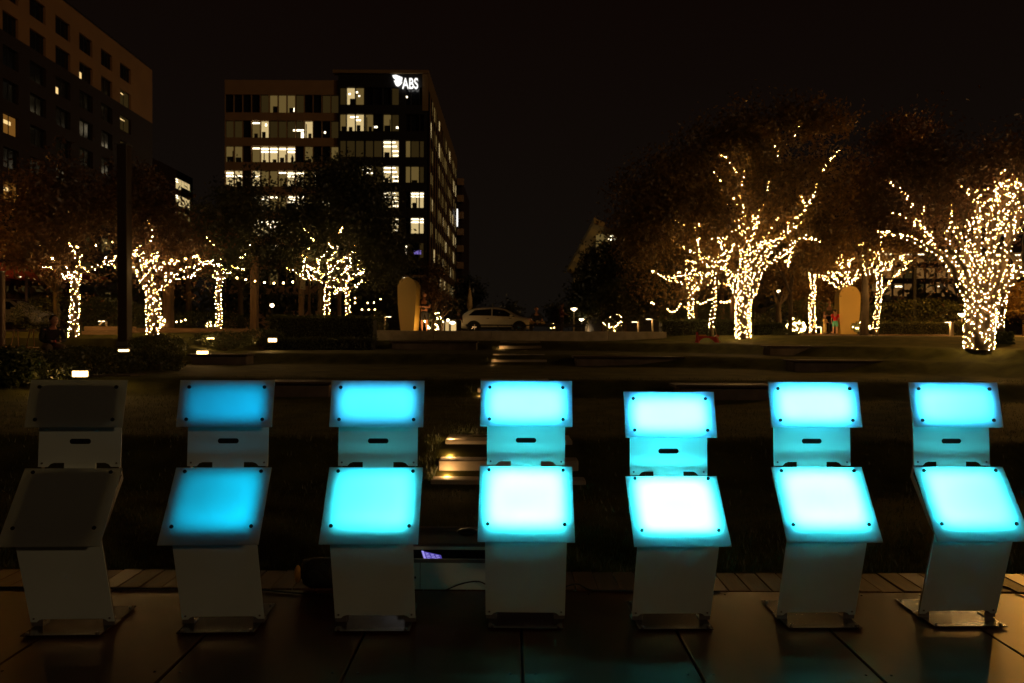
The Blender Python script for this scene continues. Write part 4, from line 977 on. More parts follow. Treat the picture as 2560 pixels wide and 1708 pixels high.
mb = MB(); arch = [(-28*k, 0), (-28*k, hz), (-24*k, hz), (-22*k, hz*.62), (0, hz*.62), (18*k, hz*.55), (24*k, hz*.75), (28*k, hz*.7), (27*k, .03), (20*k, .0), (12*k, hz*.28), (4*k, hz*.45), (-8*k, hz*.46), (-17*k, hz*.28), (-22*k, 0)]
part('arch_panel', mb.prism(arch, -.03, .03), M_red, red)
part('top_bar', MB().cbox(-21*k, -3*k, -.06, -.031, hz*.63, hz*.75, .006), mat('orange_bar', (.7, .25, .03), .5), red)
for x in (-25*k, 23*k): part('leg', MB().prism([(-.28, -.02), (-.22, -.02), (.02, hz*.7), (.22, -.02), (.28, -.02), (.03, hz*.8), (-.03, hz*.8)], x - .015, x + .015, 'x'), M_red, red)
part('pole', MB().tube([(17*k, -.10, hz*1.45), (22*k, -.12, hz*.5), (23*k, -.13, .2), (31*k, -.3, -.04)], .014, 6), mat('pale_wood', (.5, .33, .16), .6), red)

# folding x-legged chair frames on the left patio
for i, (px, lb) in enumerate(((22, 'folding chair with crossed thin legs at the left picture edge'), (62, 'folding chair with crossed thin legs next to the seated person'))):
    p = at(px, 870, 17.5); t = thing('folding_chair', lb, 'chair', (p.x, 17.5, .62), 'folding chairs on the left patio')
    MP = mat('chair_tube', (.4, .22, .1), .4)
    for y in (-.2, .2): 
        part('leg', MB().tube([(-.22, y, 0), (.2, y, .52)], .012, 6), MP, t); part('leg', MB().tube([(.22, y*.95, 0), (-.2, y*.95, .52)], .012, 6), MP, t)
    part('seat', MB().cbox(-.22, .22, -.22, .22, .50, .525, .006), MP, t)
    part('backrest', MB().tube([(-.1, .2, .53), (-.04, .26, .98), (.04, .26, .98), (.1, .2, .53)], .012, 6), MP, t)

# ------------------------------------------------------------------ cars
def car(label, x, y, z, rz, suv=False, L=4.45, Wd=1.82, H=1.58, col=(.68, .62, .5), cladding=True):
    M_paint = mat('pearl_paint', tuple(min(c*1.25, .85) for c in col), .3, coat=.6, spec=.6)
    t = thing('parked_car', label, 'car', (x, y, z), None, rz)
    # stations along the length: x, floor, belt, roof, half width, roof half width
    S = [(-.5, .38, .78, .80, .62, .45), (-.49, .26, .92, .98, .80, .62), (-.44, .22, 1.02, 1.20, .88, .66), (-.36, .20, 1.03, 1.44, .905, .66), (-.22, .20, 1.02, 1.555, .91, .66), (-.04, .20, 1.0, 1.58, .91, .66), (.08, .20, .98, 1.53, .91, .65), (.18, .20, .97, 1.33, .91, .66), (.27, .20, .96, 1.08, .905, .70), (.34, .20, .93, .98, .90, .72), (.44, .22, .88, .93, .86, .70), (.485, .28, .74, .80, .78, .62), (.5, .36, .62, .66, .66, .5)]
    k = H/1.58; sx = L; ww = Wd/1.82
    if suv: S = [(s[0], s[1], s[2], (1.5 if s[0] < -.40 and s[0] > -.48 else s[3]), s[4], s[5]) for s in S]
    rings = []
    for (u, f, be_, ro, hw, rw) in S:
        f, be_, ro, hw, rw = f*k, be_*k, ro*k, hw*ww, rw*ww
        ring = [(0, f), (hw*.86, f), (hw, f + .12), (hw*1.0, (f+be_)/2), (hw*.975, be_), (rw + .02, ro - .09), (rw - .06, ro - .01), (0, ro + .015)]
        ring = [(u*sx, a_, b_) for a_, b_ in ring] + [(u*sx, -a_, b_) for a_, b_ in ring[-2:0:-1]]
        rings.append(ring)
    n = len(rings[0]); mb = MB(); vs = [v for r in rings for v in r]; fs = []
    for i in range(len(rings)-1):
        for j in range(n): fs.append((i*n + j, i*n + (j+1) % n, (i+1)*n + (j+1) % n, (i+1)*n + j))
    fs += [tuple(range(n)), tuple(range(len(rings)*n - 1, (len(rings)-1)*n - 1, -1))]
    mb.add(vs, fs); b = part('body', mb, M_paint, t, smooth=True)
    m = b.modifiers.new('sub', 'SUBSURF'); m.levels = 1; m.render_levels = 1
    for s in (-1, 1):
        def P(u, hf):   # point on side glass at length u, height factor 0..1 between belt and roof
            for i in range(len(S)-1):
                if S[i][0] <= u <= S[i+1][0]: break
            q = (u - S[i][0])/(S[i+1][0]-S[i][0]); be_ = (S[i][2]*(1-q) + S[i+1][2]*q)*k; ro = (S[i][3]*(1-q) + S[i+1][3]*q)*k
            hw = (S[i][4]*(1-q) + S[i+1][4]*q)*.975*ww; rw = (S[i][5]*(1-q) + S[i+1][5]*q)*ww + .02
            return (u*sx, s*(hw*(1-hf) + rw*hf + .006), be_*(1-hf) + (ro - .09)*hf)
        for (u0, u1, u2, u3) in ((-.385, -.075, -.075, -.30), (-.06, .245, .10, -.06)):
            vs = [P(u0, .06), P(u1, .06), P(u2, .93), P(u3, .93)]
            vi = [(v[0], v[1] - s*.03, v[2]) for v in vs]
            part('side_window', MB().add(vs + vi, [(0,1,2,3), (7,6,5,4), (0,4,5,1), (1,5,6,2), (2,6,7,3), (3,7,4,0)]), M_gdark, t)
        if cladding:
            y_ = s*.915*ww
            part('sill_trim', MB().box(-.24*sx, .20*sx, min(y_ - s*.04, y_), max(y_ - s*.04, y_), .2, .36), M_rubber, t)
        for u in (-.31, .30):
            arc = [(u*sx + .44*cos(pi*a_/10), .32 + .42*sin(pi*a_/10)) for a_ in range(11)]
            part('wheel_arch', MB().prism(arc, s*.86*ww, s*.925*ww), M_rubber, t)
            wl = part('tyre', MB().tube([(u*sx, s*.72*ww, .34), (u*sx, s*.94*ww, .34)], .345, 24), M_rubber, t)
            rm = MB().tube([(u*sx, s*.93*ww, .34), (u*sx, s*.952*ww, .34)], .07, 10)
            for a_ in range(5):
                a2 = a_*2*pi/5; ca, sa = cos(a2), sin(a2)
                rm.add([(u*sx + ca*.04 - sa*.035, s*.95*ww, .34 + sa*.04 + ca*.035), (u*sx + ca*.22 - sa*.03, s*.95*ww, .34 + sa*.22 + ca*.03), (u*sx + ca*.22 + sa*.03, s*.95*ww, .34 + sa*.22 - ca*.03), (u*sx + ca*.04 + sa*.035, s*.95*ww, .34 + sa*.04 - ca*.035)], [(0, 1, 2, 3)])
            obj('rim', rm.mesh('rim', M_steel), wl)
        part('headlight', MB().cbox(.455*sx, .487*sx, min(s*.5, s*.80), max(s*.5, s*.80), .66, .78, .01), mat('lamp_glass', (.5, .5, .5), .1), t)
        part('taillight', MB().cbox(-.497*sx, -.462*sx, min(s*.5, s*.84), max(s*.5, s*.84), .80, .90, .01), mat('tail_glass', (.3, .01, .01), .2), t)
        part('mirror', MB().cbox(.17*sx, .21*sx, min(s*.92, s*1.06), max(s*.92, s*1.06), .98*k, 1.10*k, .02), M_paint, t)
        for u in (-.10, .20): part('door_handle', MB().cbox(u*sx - .18, u*sx - .02, min(s*.905*ww, s*.935*ww), max(s*.905*ww, s*.935*ww), .86, .89, .005), M_steel, t)
    part('windscreen', MB().add([(.262*sx, -.62, 1.09*k), (.262*sx, .62, 1.09*k), (.10*sx, .56, 1.50*k), (.10*sx, -.56, 1.50*k)], [(0, 1, 2, 3)]).add([(.25*sx, -.62, 1.07*k), (.25*sx, .62, 1.07*k), (.088*sx, .56, 1.48*k), (.088*sx, -.56, 1.48*k)], [(3, 2, 1, 0)]), M_gdark, t)
    return t
pc = at(1243, 828, 42)
car('white crossover car parked side on at the centre of the plaza', pc.x, 42, 1.5, 0, L=4.5)
pc = at(25, 828, 40)
car('white suv parked at the far left under the red eaves', pc.x, 40, 1.62, 0, suv=True, L=4.7, H=1.75)

# ------------------------------------------------------------------ people
def skin_mesh(name, joints, edges, radii, m_, parent, sub=2, root=0):
    me = bpy.data.meshes.new(name); me.from_pydata(joints, edges, []); o = bpy.data.objects.new(name, me); COL.objects.link(o)
    md = o.modifiers.new('skin', 'SKIN'); md.use_smooth_shade = True
    for i, v in enumerate(me.skin_vertices[0].data):
        r = radii[i]; v.radius = r if hasattr(r, '__len__') else (r, r); v.use_root = (i == root)
    s = o.modifiers.new('sub', 'SUBSURF'); s.levels = sub; s.render_levels = sub
    dg = bpy.context.evaluated_depsgraph_get(); m2 = bpy.data.meshes.new_from_object(o.evaluated_get(dg)); m2.name = name
    m2.materials.clear(); m2.materials.append(m_); bpy.data.objects.remove(o); bpy.data.meshes.remove(me)
    o = obj(name, m2, parent); return o
def person(label, x, y, z, rz, s=1.0, pose='stand', top=(.02, .02, .03), bottom=(.02, .02, .03), shorts=False, sleeves=.5, hair='short', hat=None, hold=None, haircol=None, arms=None):
    t = thing('person', label, 'person', (x, y, z), None, rz); t.scale = (s, s, s)
    # front of the figure is -y.  joints
    pel, wst, ch, nk, hd = (0, 0, .95), (0, -.01, 1.12), (0, 0, 1.32), (0, 0, 1.50), (0, -.015, 1.58)
    if pose in ('sit', 'cross'):
        dz = -.47
        pel, wst, ch, nk, hd = (0, 0, .95+dz), (0, -.04, 1.12+dz), (0, -.12, 1.30+dz), (0, -.20, 1.45+dz), (0, -.26, 1.51+dz)
        if pose == 'cross': ch, nk, hd = (0, -.06, 1.31+dz), (0, -.09, 1.48+dz), (0, -.11, 1.56+dz)
    J = [pel, wst, ch, nk, hd]; R = [(.15, .11), (.13, .095), (.165, .11), .055, .05]; E = [(0, 1), (1, 2), (2, 3), (3, 4)]
    def chain(start, pts, rs):
        a = start
        ids = []
        for p, r in zip(pts, rs): J.append(p); R.append(r); E.append((a, len(J)-1)); a = len(J)-1; ids.append(a)
        return ids
    legs = []; armsi = []
    for sd in (-1, 1):
        if pose == 'stand': L = [(sd*.10, 0, .86), (sd*.11, -.02, .48), (sd*.12, .02, .10), (sd*.13, -.10, .035)]
        elif pose == 'sit': L = [(sd*.10, -.03, .50), (sd*.15, -.42, .50), (sd*.14, -.40, .10), (sd*.14, -.52, .035)]
        else: L = [(sd*.10, -.03, .50), (sd*.36, -.26, .54), (-sd*.05, -.36, .50), (-sd*.14, -.38, .48)]
        legs.append(chain(0, L, [.092, .062, .042, .034]))
        sh = (sd*.19, ch[1] + .01, ch[2] + .10)
        if arms == 'crossed': A = [sh, (sd*.27, ch[1] - .06, ch[2] - .18), (-sd*.02, ch[1] - .24, ch[2] - .17)]
        elif arms == 'hold' or pose == 'sit': A = [sh, (sd*.25, ch[1] - .08, ch[2] - .17), (sd*.06, ch[1] - .30, ch[2] - .20)]
        elif arms == 'lap': A = [sh, (sd*.30, ch[1] - .02, ch[2] - .18), (sd*.08, ch[1] - .22, ch[2] - .32)]
        else: A = [sh, (sd*.24, ch[1] + .02, ch[2] - .19), (sd*.25, ch[1] - .06, ch[2] - .43)]
        armsi.append(chain(2, A, [.055, .042, .027]))
    b = skin_mesh('body', J, E, R, M_skin, t)
    # head with nose, ears
    hx, hy, hz = hd; hm = MB().sphere((hx, hy - .01, hz + .10), .105, 18, 14, (.78, .92, 1.15)).sphere((hx, hy - .105, hz + .085), .018, 8, 6, (.8, 1, 1.2))
    hm.sphere((hx - .085, hy, hz + .09), .022, 8, 6, (.4, .8, 1.2)).sphere((hx + .085, hy, hz + .09), .022, 8, 6, (.4, .8, 1.2)).sphere((hx, hy - .03, hz + .015), .06, 12, 8, (.9, .9, .8))
    part('head', hm, M_skin, b, smooth=True)
    fm = MB()
    for sd in (-1, 1): fm.sphere((hx + sd*.033, hy - .098, hz + .115), .011, 8, 5, (1.2, .5, .7))
    fm.sphere((hx, hy - .099, hz + .045), .02, 8, 5, (1.2, .3, .3)); part('facial_features', fm, M_hair, b, smooth=True)
    # hands with five fingers
    for sd, ai in zip((-1, 1), armsi):
        w = Vector(J[ai[2]]); e = Vector(J[ai[1]]); d_ = (w - e).normalized(); sdv = d_.cross(Vector((0, 0, 1))); sdv = sdv.normalized() if sdv.length > .2 else Vector((1, 0, 0)); up = sdv.cross(d_)
        hm = MB().tube([w, w + d_*.04, w + d_*.085], [.024, .034, .030], 8)
        for q in range(4):
            o_ = sdv*(.024*(q - 1.5)*.75); l = (.055, .068, .062, .048)[q]
            hm.tube([w + d_*.08 + o_, w + d_*(.08 + l*.5) + o_*1.1 - up*.006, w + d_*(.08 + l*.9) + o_*1.1 - up*.022], [.009, .0085, .006], 6)
        hm.tube([w + d_*.03 + sdv*.025, w + d_*.06 + sdv*.05, w + d_*.09 + sdv*.052], [.011, .010, .007], 6)
        part('hand', hm, M_skin, b, smooth=True)
    # shirt
    J2 = [J[0], J[1], J[2], tuple(Vector(J[2]).lerp(Vector(J[3]), .75))]; R2 = [(.165, .125), (.15, .115), (.185, .13), (.07, .065)]; E2 = [(0, 1), (1, 2), (2, 3)]
    for ai in armsi:
        s0, e0, w0 = (Vector(J[i]) for i in ai)
        J2.append(tuple(s0)); R2.append(.072); E2.append((2, len(J2)-1)); a = len(J2)-1
        if sleeves <= .5: J2.append(tuple(s0.lerp(e0, sleeves*1.6))); R2.append(.062); E2.append((a, a+1))
        else: J2.append(tuple(e0)); R2.append(.056); E2.append((a, a+1)); J2.append(tuple(e0.lerp(w0, .9))); R2.append(.042); E2.append((a+1, a+2))
    skin_mesh('shirt', J2, E2, R2, top if isinstance(top, bpy.types.Material) else mat('shirt_cloth', top, .8), t)
    J3 = [tuple(Vector(J[0]) + Vector((0, 0, .07))), J[0]]; R3 = [(.15, .118), (.165, .125)]; E3 = [(0, 1)]
    for li in legs:
        h0, k0, a0 = (Vector(J[i]) for i in li[:3])
        J3.append(tuple(h0)); R3.append(.112); E3.append((1, len(J3)-1)); i0 = len(J3)-1
        if shorts: J3.append(tuple(h0.lerp(k0, .85))); R3.append(.092); E3.append((i0, i0+1))
        else: J3 += [tuple(k0), tuple(k0.lerp(a0, .92))]; R3 += [.080, .062]; E3 += [(i0, i0+1), (i0+1, i0+2)]
    skin_mesh('trousers' if not shorts else 'shorts', J3, E3, R3, mat('trouser_cloth', bottom, .85), t, root=1)
    HM = M_hair if haircol is None else mat('hair_tint', haircol, .6)
    for li in legs:
        f = Vector(J[li[3]]); a0 = Vector(J[li[2]]); c = f.lerp(a0, .35)
        part('shoe', MB().sphere((c.x, c.y - .01, max(c.z - .01, .03)), .05, 10, 6, (.85, 2.1, .75) if pose != 'cross' else (1.8, .9, .8)), M_rubber, t, smooth=True)
    hm = MB().sphere((hx, hy + .012, hz + .128), .108, 16, 10, (.84, .93, 1.0))
    if hair == 'long': hm.sphere((hx, hy + .055, hz + .02), .10, 12, 8, (.95, .6, 1.8))
    if hat: hm = MB().sphere((hx, hy + .005, hz + .15), .115, 16, 8, (.95, 1, .8)).tube([(hx, hy, hz + .135), (hx, hy, hz + .145)], .17, 18)
    part('sun_hat' if hat else 'hair', hm, mat('hat_cloth', hat, .8) if hat else HM, t, smooth=True)
    if hold == 'phone':
        p = (Vector(J[armsi[0][2]]) + Vector(J[armsi[1][2]]))/2 + Vector((0, -.08, .03))
        ph = thing('phone', 'small lit phone held by the seated person', 'phone', (x, y, z), None, rz); ph.scale = (s, s, s)
        part('case', MB().cbox(p.x - .04, p.x + .04, p.y - .01, p.y, p.z - .07, p.z + .07, .004), M_black, ph)
        part('screen', MB().add([(p.x - .036, p.y + .002, p.z - .065), (p.x + .036, p.y + .002, p.z - .065), (p.x + .036, p.y + .002, p.z + .065), (p.x - .036, p.y + .002, p.z + .065)], [(0, 1, 2, 3)]), emi('phone_red_screen', (1.0, .12, .08), 2.2), ph)
    if hold == 'cap':
        p = (Vector(J[armsi[0][2]]) + Vector(J[armsi[1][2]]))/2 + Vector((0, -.10, .02))
        cp = thing('cap', 'pale cap held in the lap of the man on the bench', 'cap', (x, y, z), None, rz)
        part('crown', MB().sphere((p.x, p.y, p.z), .09, 12, 8, (1, 1, .7)), mat('pale_cap', (.6, .5, .4), .8), cp, smooth=True)
        part('brim', MB().cbox(p.x - .07, p.x + .07, p.y - .16, p.y - .05, p.z - .02, p.z - .01, .003), mat('pale_cap2', (.6, .5, .4), .8), cp)
    return t
q = at(1061, 828, 29.3); person('man in a dark t-shirt with folded arms beside the gold sided panel', q.x, 29.3, 1.5, -.25, .99, 'stand', (.012, .012, .016), (.012, .012, .015), True, .5, arms='crossed')
q = at(1340, 811, 31); person('man in a navy t-shirt sitting cross legged on the long bench', q.x, 30.95, 1.5, .15, .93, 'cross', (.01, .014, .03), (.3, .2, .09), False, .5, arms='lap', hold='cap')
q = at(1404, 828, 39); person('person in a reddish plaid shirt standing behind the long bench', q.x, 39, 1.5, 1.2, .96, 'stand', mat('plaid', (.16, .035, .025), .8, noise_s=30, noise_amt=.6), (.05, .03, .03), False, 1.0, arms='hold')
q = at(1147, 828, 38.5); person('long haired child standing by the rear of the car', q.x, 38.5, 1.5, 2.8, .74, 'stand', (.02, .015, .015), (.02, .015, .02), False, 1.0, hair='long', haircol=(.12, .04, .015))
q = at(2073, 828, 35); person('man in an olive shirt standing with the children', q.x, 35, 1.52, -.5, .98, 'stand', (.10, .085, .03), (.012, .014, .03), False, .5)
q = at(2062, 828, 34.4); person('toddler in a pink sun hat and yellow outfit', q.x, 34.4, 1.52, .5, .54, 'stand', (.55, .40, .12), (.5, .35, .12), False, .5, hat=(.75, .42, .3), arms='hold')
q = at(2088, 828, 34.0); person('girl in a red shirt and teal shorts beside the ochre panel', q.x, 34.0, 1.52, 2.6, .70, 'stand', (.62, .015, .02), (.10, .40, .28), True, .5)
q = at(2096, 828, 35.6); person('woman half hidden behind the ochre rounded panel', q.x, 35.6, 1.52, .7, .93, 'stand', (.5, .35, .08), (.03, .03, .03), False, 1.0, hair='long', arms='hold')
q = at(125, 828, 17.0); person('person in a dark jacket sitting bent over a phone on the left patio', q.x, 17.0, .66, .9, 1.02, 'sit', (.012, .012, .013), (.16, .12, .07), False, 1.0, hold='phone')
st = thing('stone_stool', 'low stone block under the seated person', 'stool', (q.x - .02, 17.05, .62)); part('block', MB().cbox(-.24, .24, -.2, .26, 0, .40, .02), M_conc, st)

# closed umbrella behind the car
q = at(1174, 828, 45); um = thing('closed_umbrella', 'closed pale umbrella standing behind the car', 'umbrella', (q.x, 45, 1.5))
part('pole', MB().tube([(0, 0, 0), (0, 0, 3.1)], .03, 8), M_side, um); part('canopy', MB().tube([(0, 0, 1.4), (0, 0, 1.7), (0, 0, 2.3), (0, 0, 3.0)], [.05, .2, .15, .02], 10), mat('canvas', (.6, .42, .2), .8), um)

# ------------------------------------------------------------------ buildings
def facade(parent, M, cols, rows, wall_m, lit, W, z0, z1, u0=0, dep=.35, wall_name='wall', split=None, lights=None, mull=1, rnd=None, strip=None):
    """cols: list of (ua, ub); rows: list of (za, zb) from the top; lit(r, c) -> key or '' ; M maps (u, inward, z)"""
    rnd = rnd or random.Random(5)
    def wall(name, za, zb, m_):
        mb = MB(); rr = sorted([(max(a, za), min(b, zb)) for a, b in rows if min(b, zb) > max(a, za)])
        # piers
        u = u0
        for (ua, ub) in cols:
            if ua - u > .01: mb.box(u, ua, 0, dep, za, zb)
            u = ub
        if W - u > .01: mb.box(u, W, 0, dep, za, zb)
        for (ua, ub) in cols:
            z = za
            for (a, b) in rr:
                if a - z > .01: mb.box(ua, ub, .001, dep, z, a)
                z = b
            if zb - z > .01: mb.box(ua, ub, .001, dep, z, zb)
        return obj(name, mb.mesh(name, m_), parent, M)
    if split:
        wall(wall_name, split, z1, wall_m[0]); wall('lower_' + wall_name, z0, split, wall_m[1])
    else: wall(wall_name, z0, z1, wall_m)
    cache = {}
    for ri, (za, zb) in enumerate(rows):
        for ci, (ua, ub) in enumerate(cols):
            k = lit(ri, ci); w, h = ub - ua, zb - za; key = (round(w, 2), round(h, 2), mull)
            if key not in cache:
                f = .06; mb = MB(); mb.box(0, w, dep*.5, dep*.62, 0, f).box(0, w, dep*.5, dep*.62, h - f, h).box(0, f, dep*.5, dep*.62, f, h - f).box(w - f, w, dep*.5, dep*.62, f, h - f)
                for q in range(1, mull + 1): mb.box(w*q/(mull+1) - .03, w*q/(mull+1) + .03, dep*.51, dep*.62, f, h - f)
                cache[key] = (mb.mesh('window', M_frame), {})
            me, panes = cache[key]
            wo_ = obj('window', me, parent, M @ Matrix.Translation((ua, 0, za)))
            if k not in panes: panes[k] = MB().box(.02, w - .02, dep*.63, dep*.75, .02, h - .02).mesh('pane', G[k] if k else M_gdark)
            obj('pane', panes[k], wo_)
            if k in ('m', 'b') and w > .9 and rnd.random() < .75:
                mbq = MB(); qx = rnd.uniform(0, .5)*w; mbq.box(qx, min(w - .03, qx + w*rnd.uniform(.35, .7)), dep*.615, dep*.625, .03, h*rnd.uniform(.12, .4))
                if rnd.random() < .5: qx = rnd.uniform(.1, .8)*w; mbq.box(qx, qx + w*.12, dep*.61, dep*.614, .03, h*rnd.uniform(.5, .9))
                obj('furniture', mbq.mesh('furniture', M_frame), wo_)
            if lights:
                for (a, b, c, d_) in lights(ri, ci, k, w, h): obj('ceiling_light', MB().box(a, b, dep*.60, dep*.62, c, d_).mesh('ceiling_light', strip or M_strip), wo_)

# --- left apartment tower
ang = math.atan2(1, -.041); C = Vector((-.526*95, 95, 1.5))
dirv = Vector((-.041, 1, 0)).normalized()
LT = 52.0; orig = C - dirv*LT
bl = thing('apartment_tower', 'tall dark brick apartment tower with pale upper floors at the left', 'building', tuple(orig))
ML = Matrix.Rotation(ang, 4, 'Z')
def u_of(px):
    m_ = (px - 1280)/FPX; Yv = (C.x + .041*C.y)/(m_ + .041); P = Vector((m_*Yv, Yv, 0)); return (P - Vector((orig.x, orig.y, 0))).dot(dirv)
cL = []
for (a, b) in ((11, 50), (78, 118), (142, 179), (201, 234), (255, 283), (302, 329)): cL.append((u_of(a), u_of(b)))
per_ = cL[1][0] - cL[0][0]
while cL[0][0] - per_ > .6: cL.insert(0, (cL[0][0] - per_, cL[0][1] - per_))
off = len(cL) - 6
rowsL = [(33.35 - 3.24*i - 1.5, 35.3 - 3.24*i - 1.5) for i in range(10)]
litL = {(3, 5): 'd', (6, 2): 'o', (6, 0): 'o', (6, 4): 'd', (7, 4): 'm', (5, 5): 'd', (2, 5): 'd', (1, 5): 'd', (8, 3): 'd', (7, 3): 'd', (7, 5): 'd', (6, 3): 'd', (9, 4): 'm', (8, 5): 'd', (4, 0): 'o'}
def lfun(r, c): return litL.get((r, c - off), '')
def llight(r, c, k, w, h):
    o = []
    if k: rr = random.Random(r*31 + c*7); o.append((w*rr.uniform(.1, .4), w*rr.uniform(.5, .75), h*rr.uniform(.45, .75), h*rr.uniform(.45, .75) + .01))
    if o and abs(o[0][3] - o[0][2]) < .15: o[0] = (o[0][0], o[0][1], o[0][2], o[0][2] + .16)
    if (r, c - off) in ((1, 3), (2, 2)): o = [(w*.05, w*.35, h*.1, h*.45)]
    if o and o[0][3] < o[0][2]: o = [(o[0][0], o[0][1], o[0][3], o[0][2])]
    return o
facade(bl, ML, cL, rowsL, (M_stucco, M_brick), lfun, LT, 0, 37.4 - 1.5, split=30.1 - 1.5, lights=llight, mull=1, dep=.5, strip=M_strip2)
obj('core_wall', MB().box(0, LT, .52, 22, 0, 35.6).mesh('core_wall', M_brick), bl, ML)
obj('roof_parapet', MB().box(-.1, LT + .1, .6, 22, 35.6, 36.6).box(20, 40, 3, 15, 36.6, 38.2).mesh('roof_parapet', M_frame), bl, ML)

# --- small lit block behind it
q = at(436, 828, 150); b2 = thing('office_block', 'small office block with two stacked lit windows, right of the tower', 'building', (q.x, 150, 1.5))
M2_ = Matrix.Rotation(radians(93), 4, 'Z') @ Matrix.Translation((-28, 0, 0))
def ypx(py, D): return CAM_H + (828 - py)*D/FPX - 1.5
qa = at(436, 828, 150).x; 
b2.location = (-53.2 - .041*112, 112, 1.5)
Mb = Matrix.Rotation(ang, 4, 'Z')
rows2 = [(24.4, 26.3), (21.6, 23.5), (18.8, 20.7), (16.0, 17.9)]
facade(b2, Mb, [(6.0, 11.8)], rows2, M_brick, lambda r, c: 'b' if r < 2 else 'm', 12.8, 0, 27.6, lights=lambda r, c, k, w, h: [(.1, 1.0, h*.82, h*.9), (.1, 1.1, h*.62, h*.7)] if r < 2 else [(.2, .8, h*.7, h*.8)], mull=4, dep=.15)
obj('core_wall', MB().box(-4, 12.8, .2, 14, 0, 27.6).mesh('core_wall', M_brick), b2, Mb)

# --- office tower with the sign
D0 = 110.0; s0 = D0/FPX
def X2(zx): return at(500 + zx/3.1357, 600, D0).x
def Zr(zy): return CAM_H + (827.5 - (150 + zy/3.1357))*s0 - 1.5
xa, xm, xb = X2(195), X2(1090), X2(1790)
ot = thing('office_tower', 'ten storey office tower with the lit ABS sign and bright windows', 'building', (xa, D0, 1.5))
I4 = Matrix.Identity(4)
cw = (xm - xa)/13
colsA = [(i*cw + .04, (i+1)*cw - .04) for i in range(13)]
rA = [(430, 290), (625, 492), (815, 690), (1005, 880), (1198, 1072), (1390, 1265), (1585, 1458), (1780, 1652), (1975, 1846)]
rowsA = [(Zr(a), Zr(b)) for a, b in rA]
MAPA = ["....dmmmd..dd", "dd.mbddddb..dm"[:13], "mm.mbbbb.m..m", "bb.bmmmbbmbbb", "m.mbbmmbbmmbm", "mm.bbbmbb.mbm", ".d..mb.d.md.b", ".d.d.m..d.m.d", "............."]
SA = {(0, 7): [(.75, .85, .1, .3)], (1, 8): [(0, 1, .42, .52), (.6, 1, .0, .35)], (1, 7): [(.7, 1, .42, .52)], (1, 4): [(.5, .7, .7, .85)], (1, 11): [(.2, .4, .3, .42)]}
def la(r, c, k, w, h):
    o = [(w*a, w*b, h*c_, h*d_) for a, b, c_, d_ in SA.get((r, c), [])]
    if k == 'b' and r >= 2:
        rr = random.Random(r*17 + c); v = (.80, .62) if r in (2, 3) else (.86, .70, .52)
        for q in v:
            if rr.random() < .8: o.append((0, w, h*q, h*(q + .09)))
    elif k == 'm' and not o and random.Random(r*5 + c).random() < .4: o.append((0, w, h*.84, h*.92))
    return o
facade(ot, I4, colsA, rowsA, M_band, lambda r, c: {'.': ''}.get(MAPA[r][c], MAPA[r][c]), xm - xa, 0, Zr(178), dep=.6, lights=la, mull=0, wall_name='banded_wall')
MB_ = Matrix.Translation((xm - xa, -.6, 0)); wB = xb - xm
fB = lambda zx: (zx - 1090)/700*wB
colsB = [(fB(a), fB(b)) for a, b in ((1100, 1148), (1152, 1218), (1222, 1288), (1298, 1360), (1364, 1430), (1438, 1500), (1504, 1560), (1612, 1650), (1654, 1718), (1722, 1756))]
rB = [(375, 240), (578, 445), (778, 648), (975, 847), (1170, 1045), (1370, 1245), (1560, 1440), (1755, 1640)]
rowsB = [(Zr(a), Zr(b)) for a, b in rB]
MAPB = ["dbm...d...", "mbbm.md...", "ddddd" + "bb" + "mdd"[:3], "ddmmd" + "bb" + "mmd", "..dd.bb.bb", "..d..mb.bb", ".........d", ".........."]
SB = {(0, 1): [(.2, .45, .6, .7)], (0, 2): [(.0, .25, .7, .8), (.3, .5, .5, .58)], (0, 7): [(0, .35, .45, .55)], (1, 1): [(.4, 1, .8, .88)], (1, 2): [(0, .3, .8, .88), (0, .6, .62, .70)], (1, 4): [(.0, .4, .22, .32)], (1, 6): [(.6, .9, .18, .30)], (6, 7): [(.0, .3, .1, .8)]}
for r in (2, 3, 4): SB[(r, 5)] = [(0, 1, .86, .94), (.05, 1, .62, .70)]; SB[(r, 6)] = [(0, .5, .86, .94), (0, .7, .62, .70), (.1, .9, .34, .42), (.2, .9, .08, .16)]
for r in (4, 5): SB[(r, 8)] = [(0, 1, .86, .94), (0, 1, .68, .76)]; SB[(r, 9)] = [(0, .9, .86, .94), (0, .9, .68, .76)]
SB[(3, 2)] = [(.2, 1, .8, .88)]; SB[(3, 3)] = [(0, .8, .8, .88), (0, 1, .55, .62)]; SB[(5, 6)] = [(.2, 1, .8, .9), (.3, 1, .5, .6), (.5, 1, .2, .3)]
facade(ot, MB_, colsB, rowsB, M_frame, lambda r, c: {'.': ''}.get(MAPB[r][c], MAPB[r][c]), wB, Zr(1950) + 3.5, Zr(135), dep=.6, lights=lambda r, c, k, w, h: [(w*a, w*b, h*c_, h*d_) for a, b, c_, d_ in SB.get((r, c), [])], mull=0, wall_name='glass_wall')
M_trim = mat('roof_trim', (.26, .17, .07), .5)
zt_ = Zr(135)
obj('roof_edge', MB().box(xm - xa - .8, xb - xa + .05, -.9, .3, zt_, zt_ + .5).mesh('roof_edge', M_trim), ot)
obj('corner_pier', MB().box(xb - xa - .95, xb - xa, -.66, -.601, Zr(420), zt_ - .001).mesh('corner_pier', M_trim), ot)
obj('core_wall', MB().box(.3, xm - xa, .62, 40, 0, Zr(178) - .3).box(xm - xa + .001, xb - xa - .65, .02, 60, 0, zt_ - .3).mesh('core_wall', M_frame), ot)
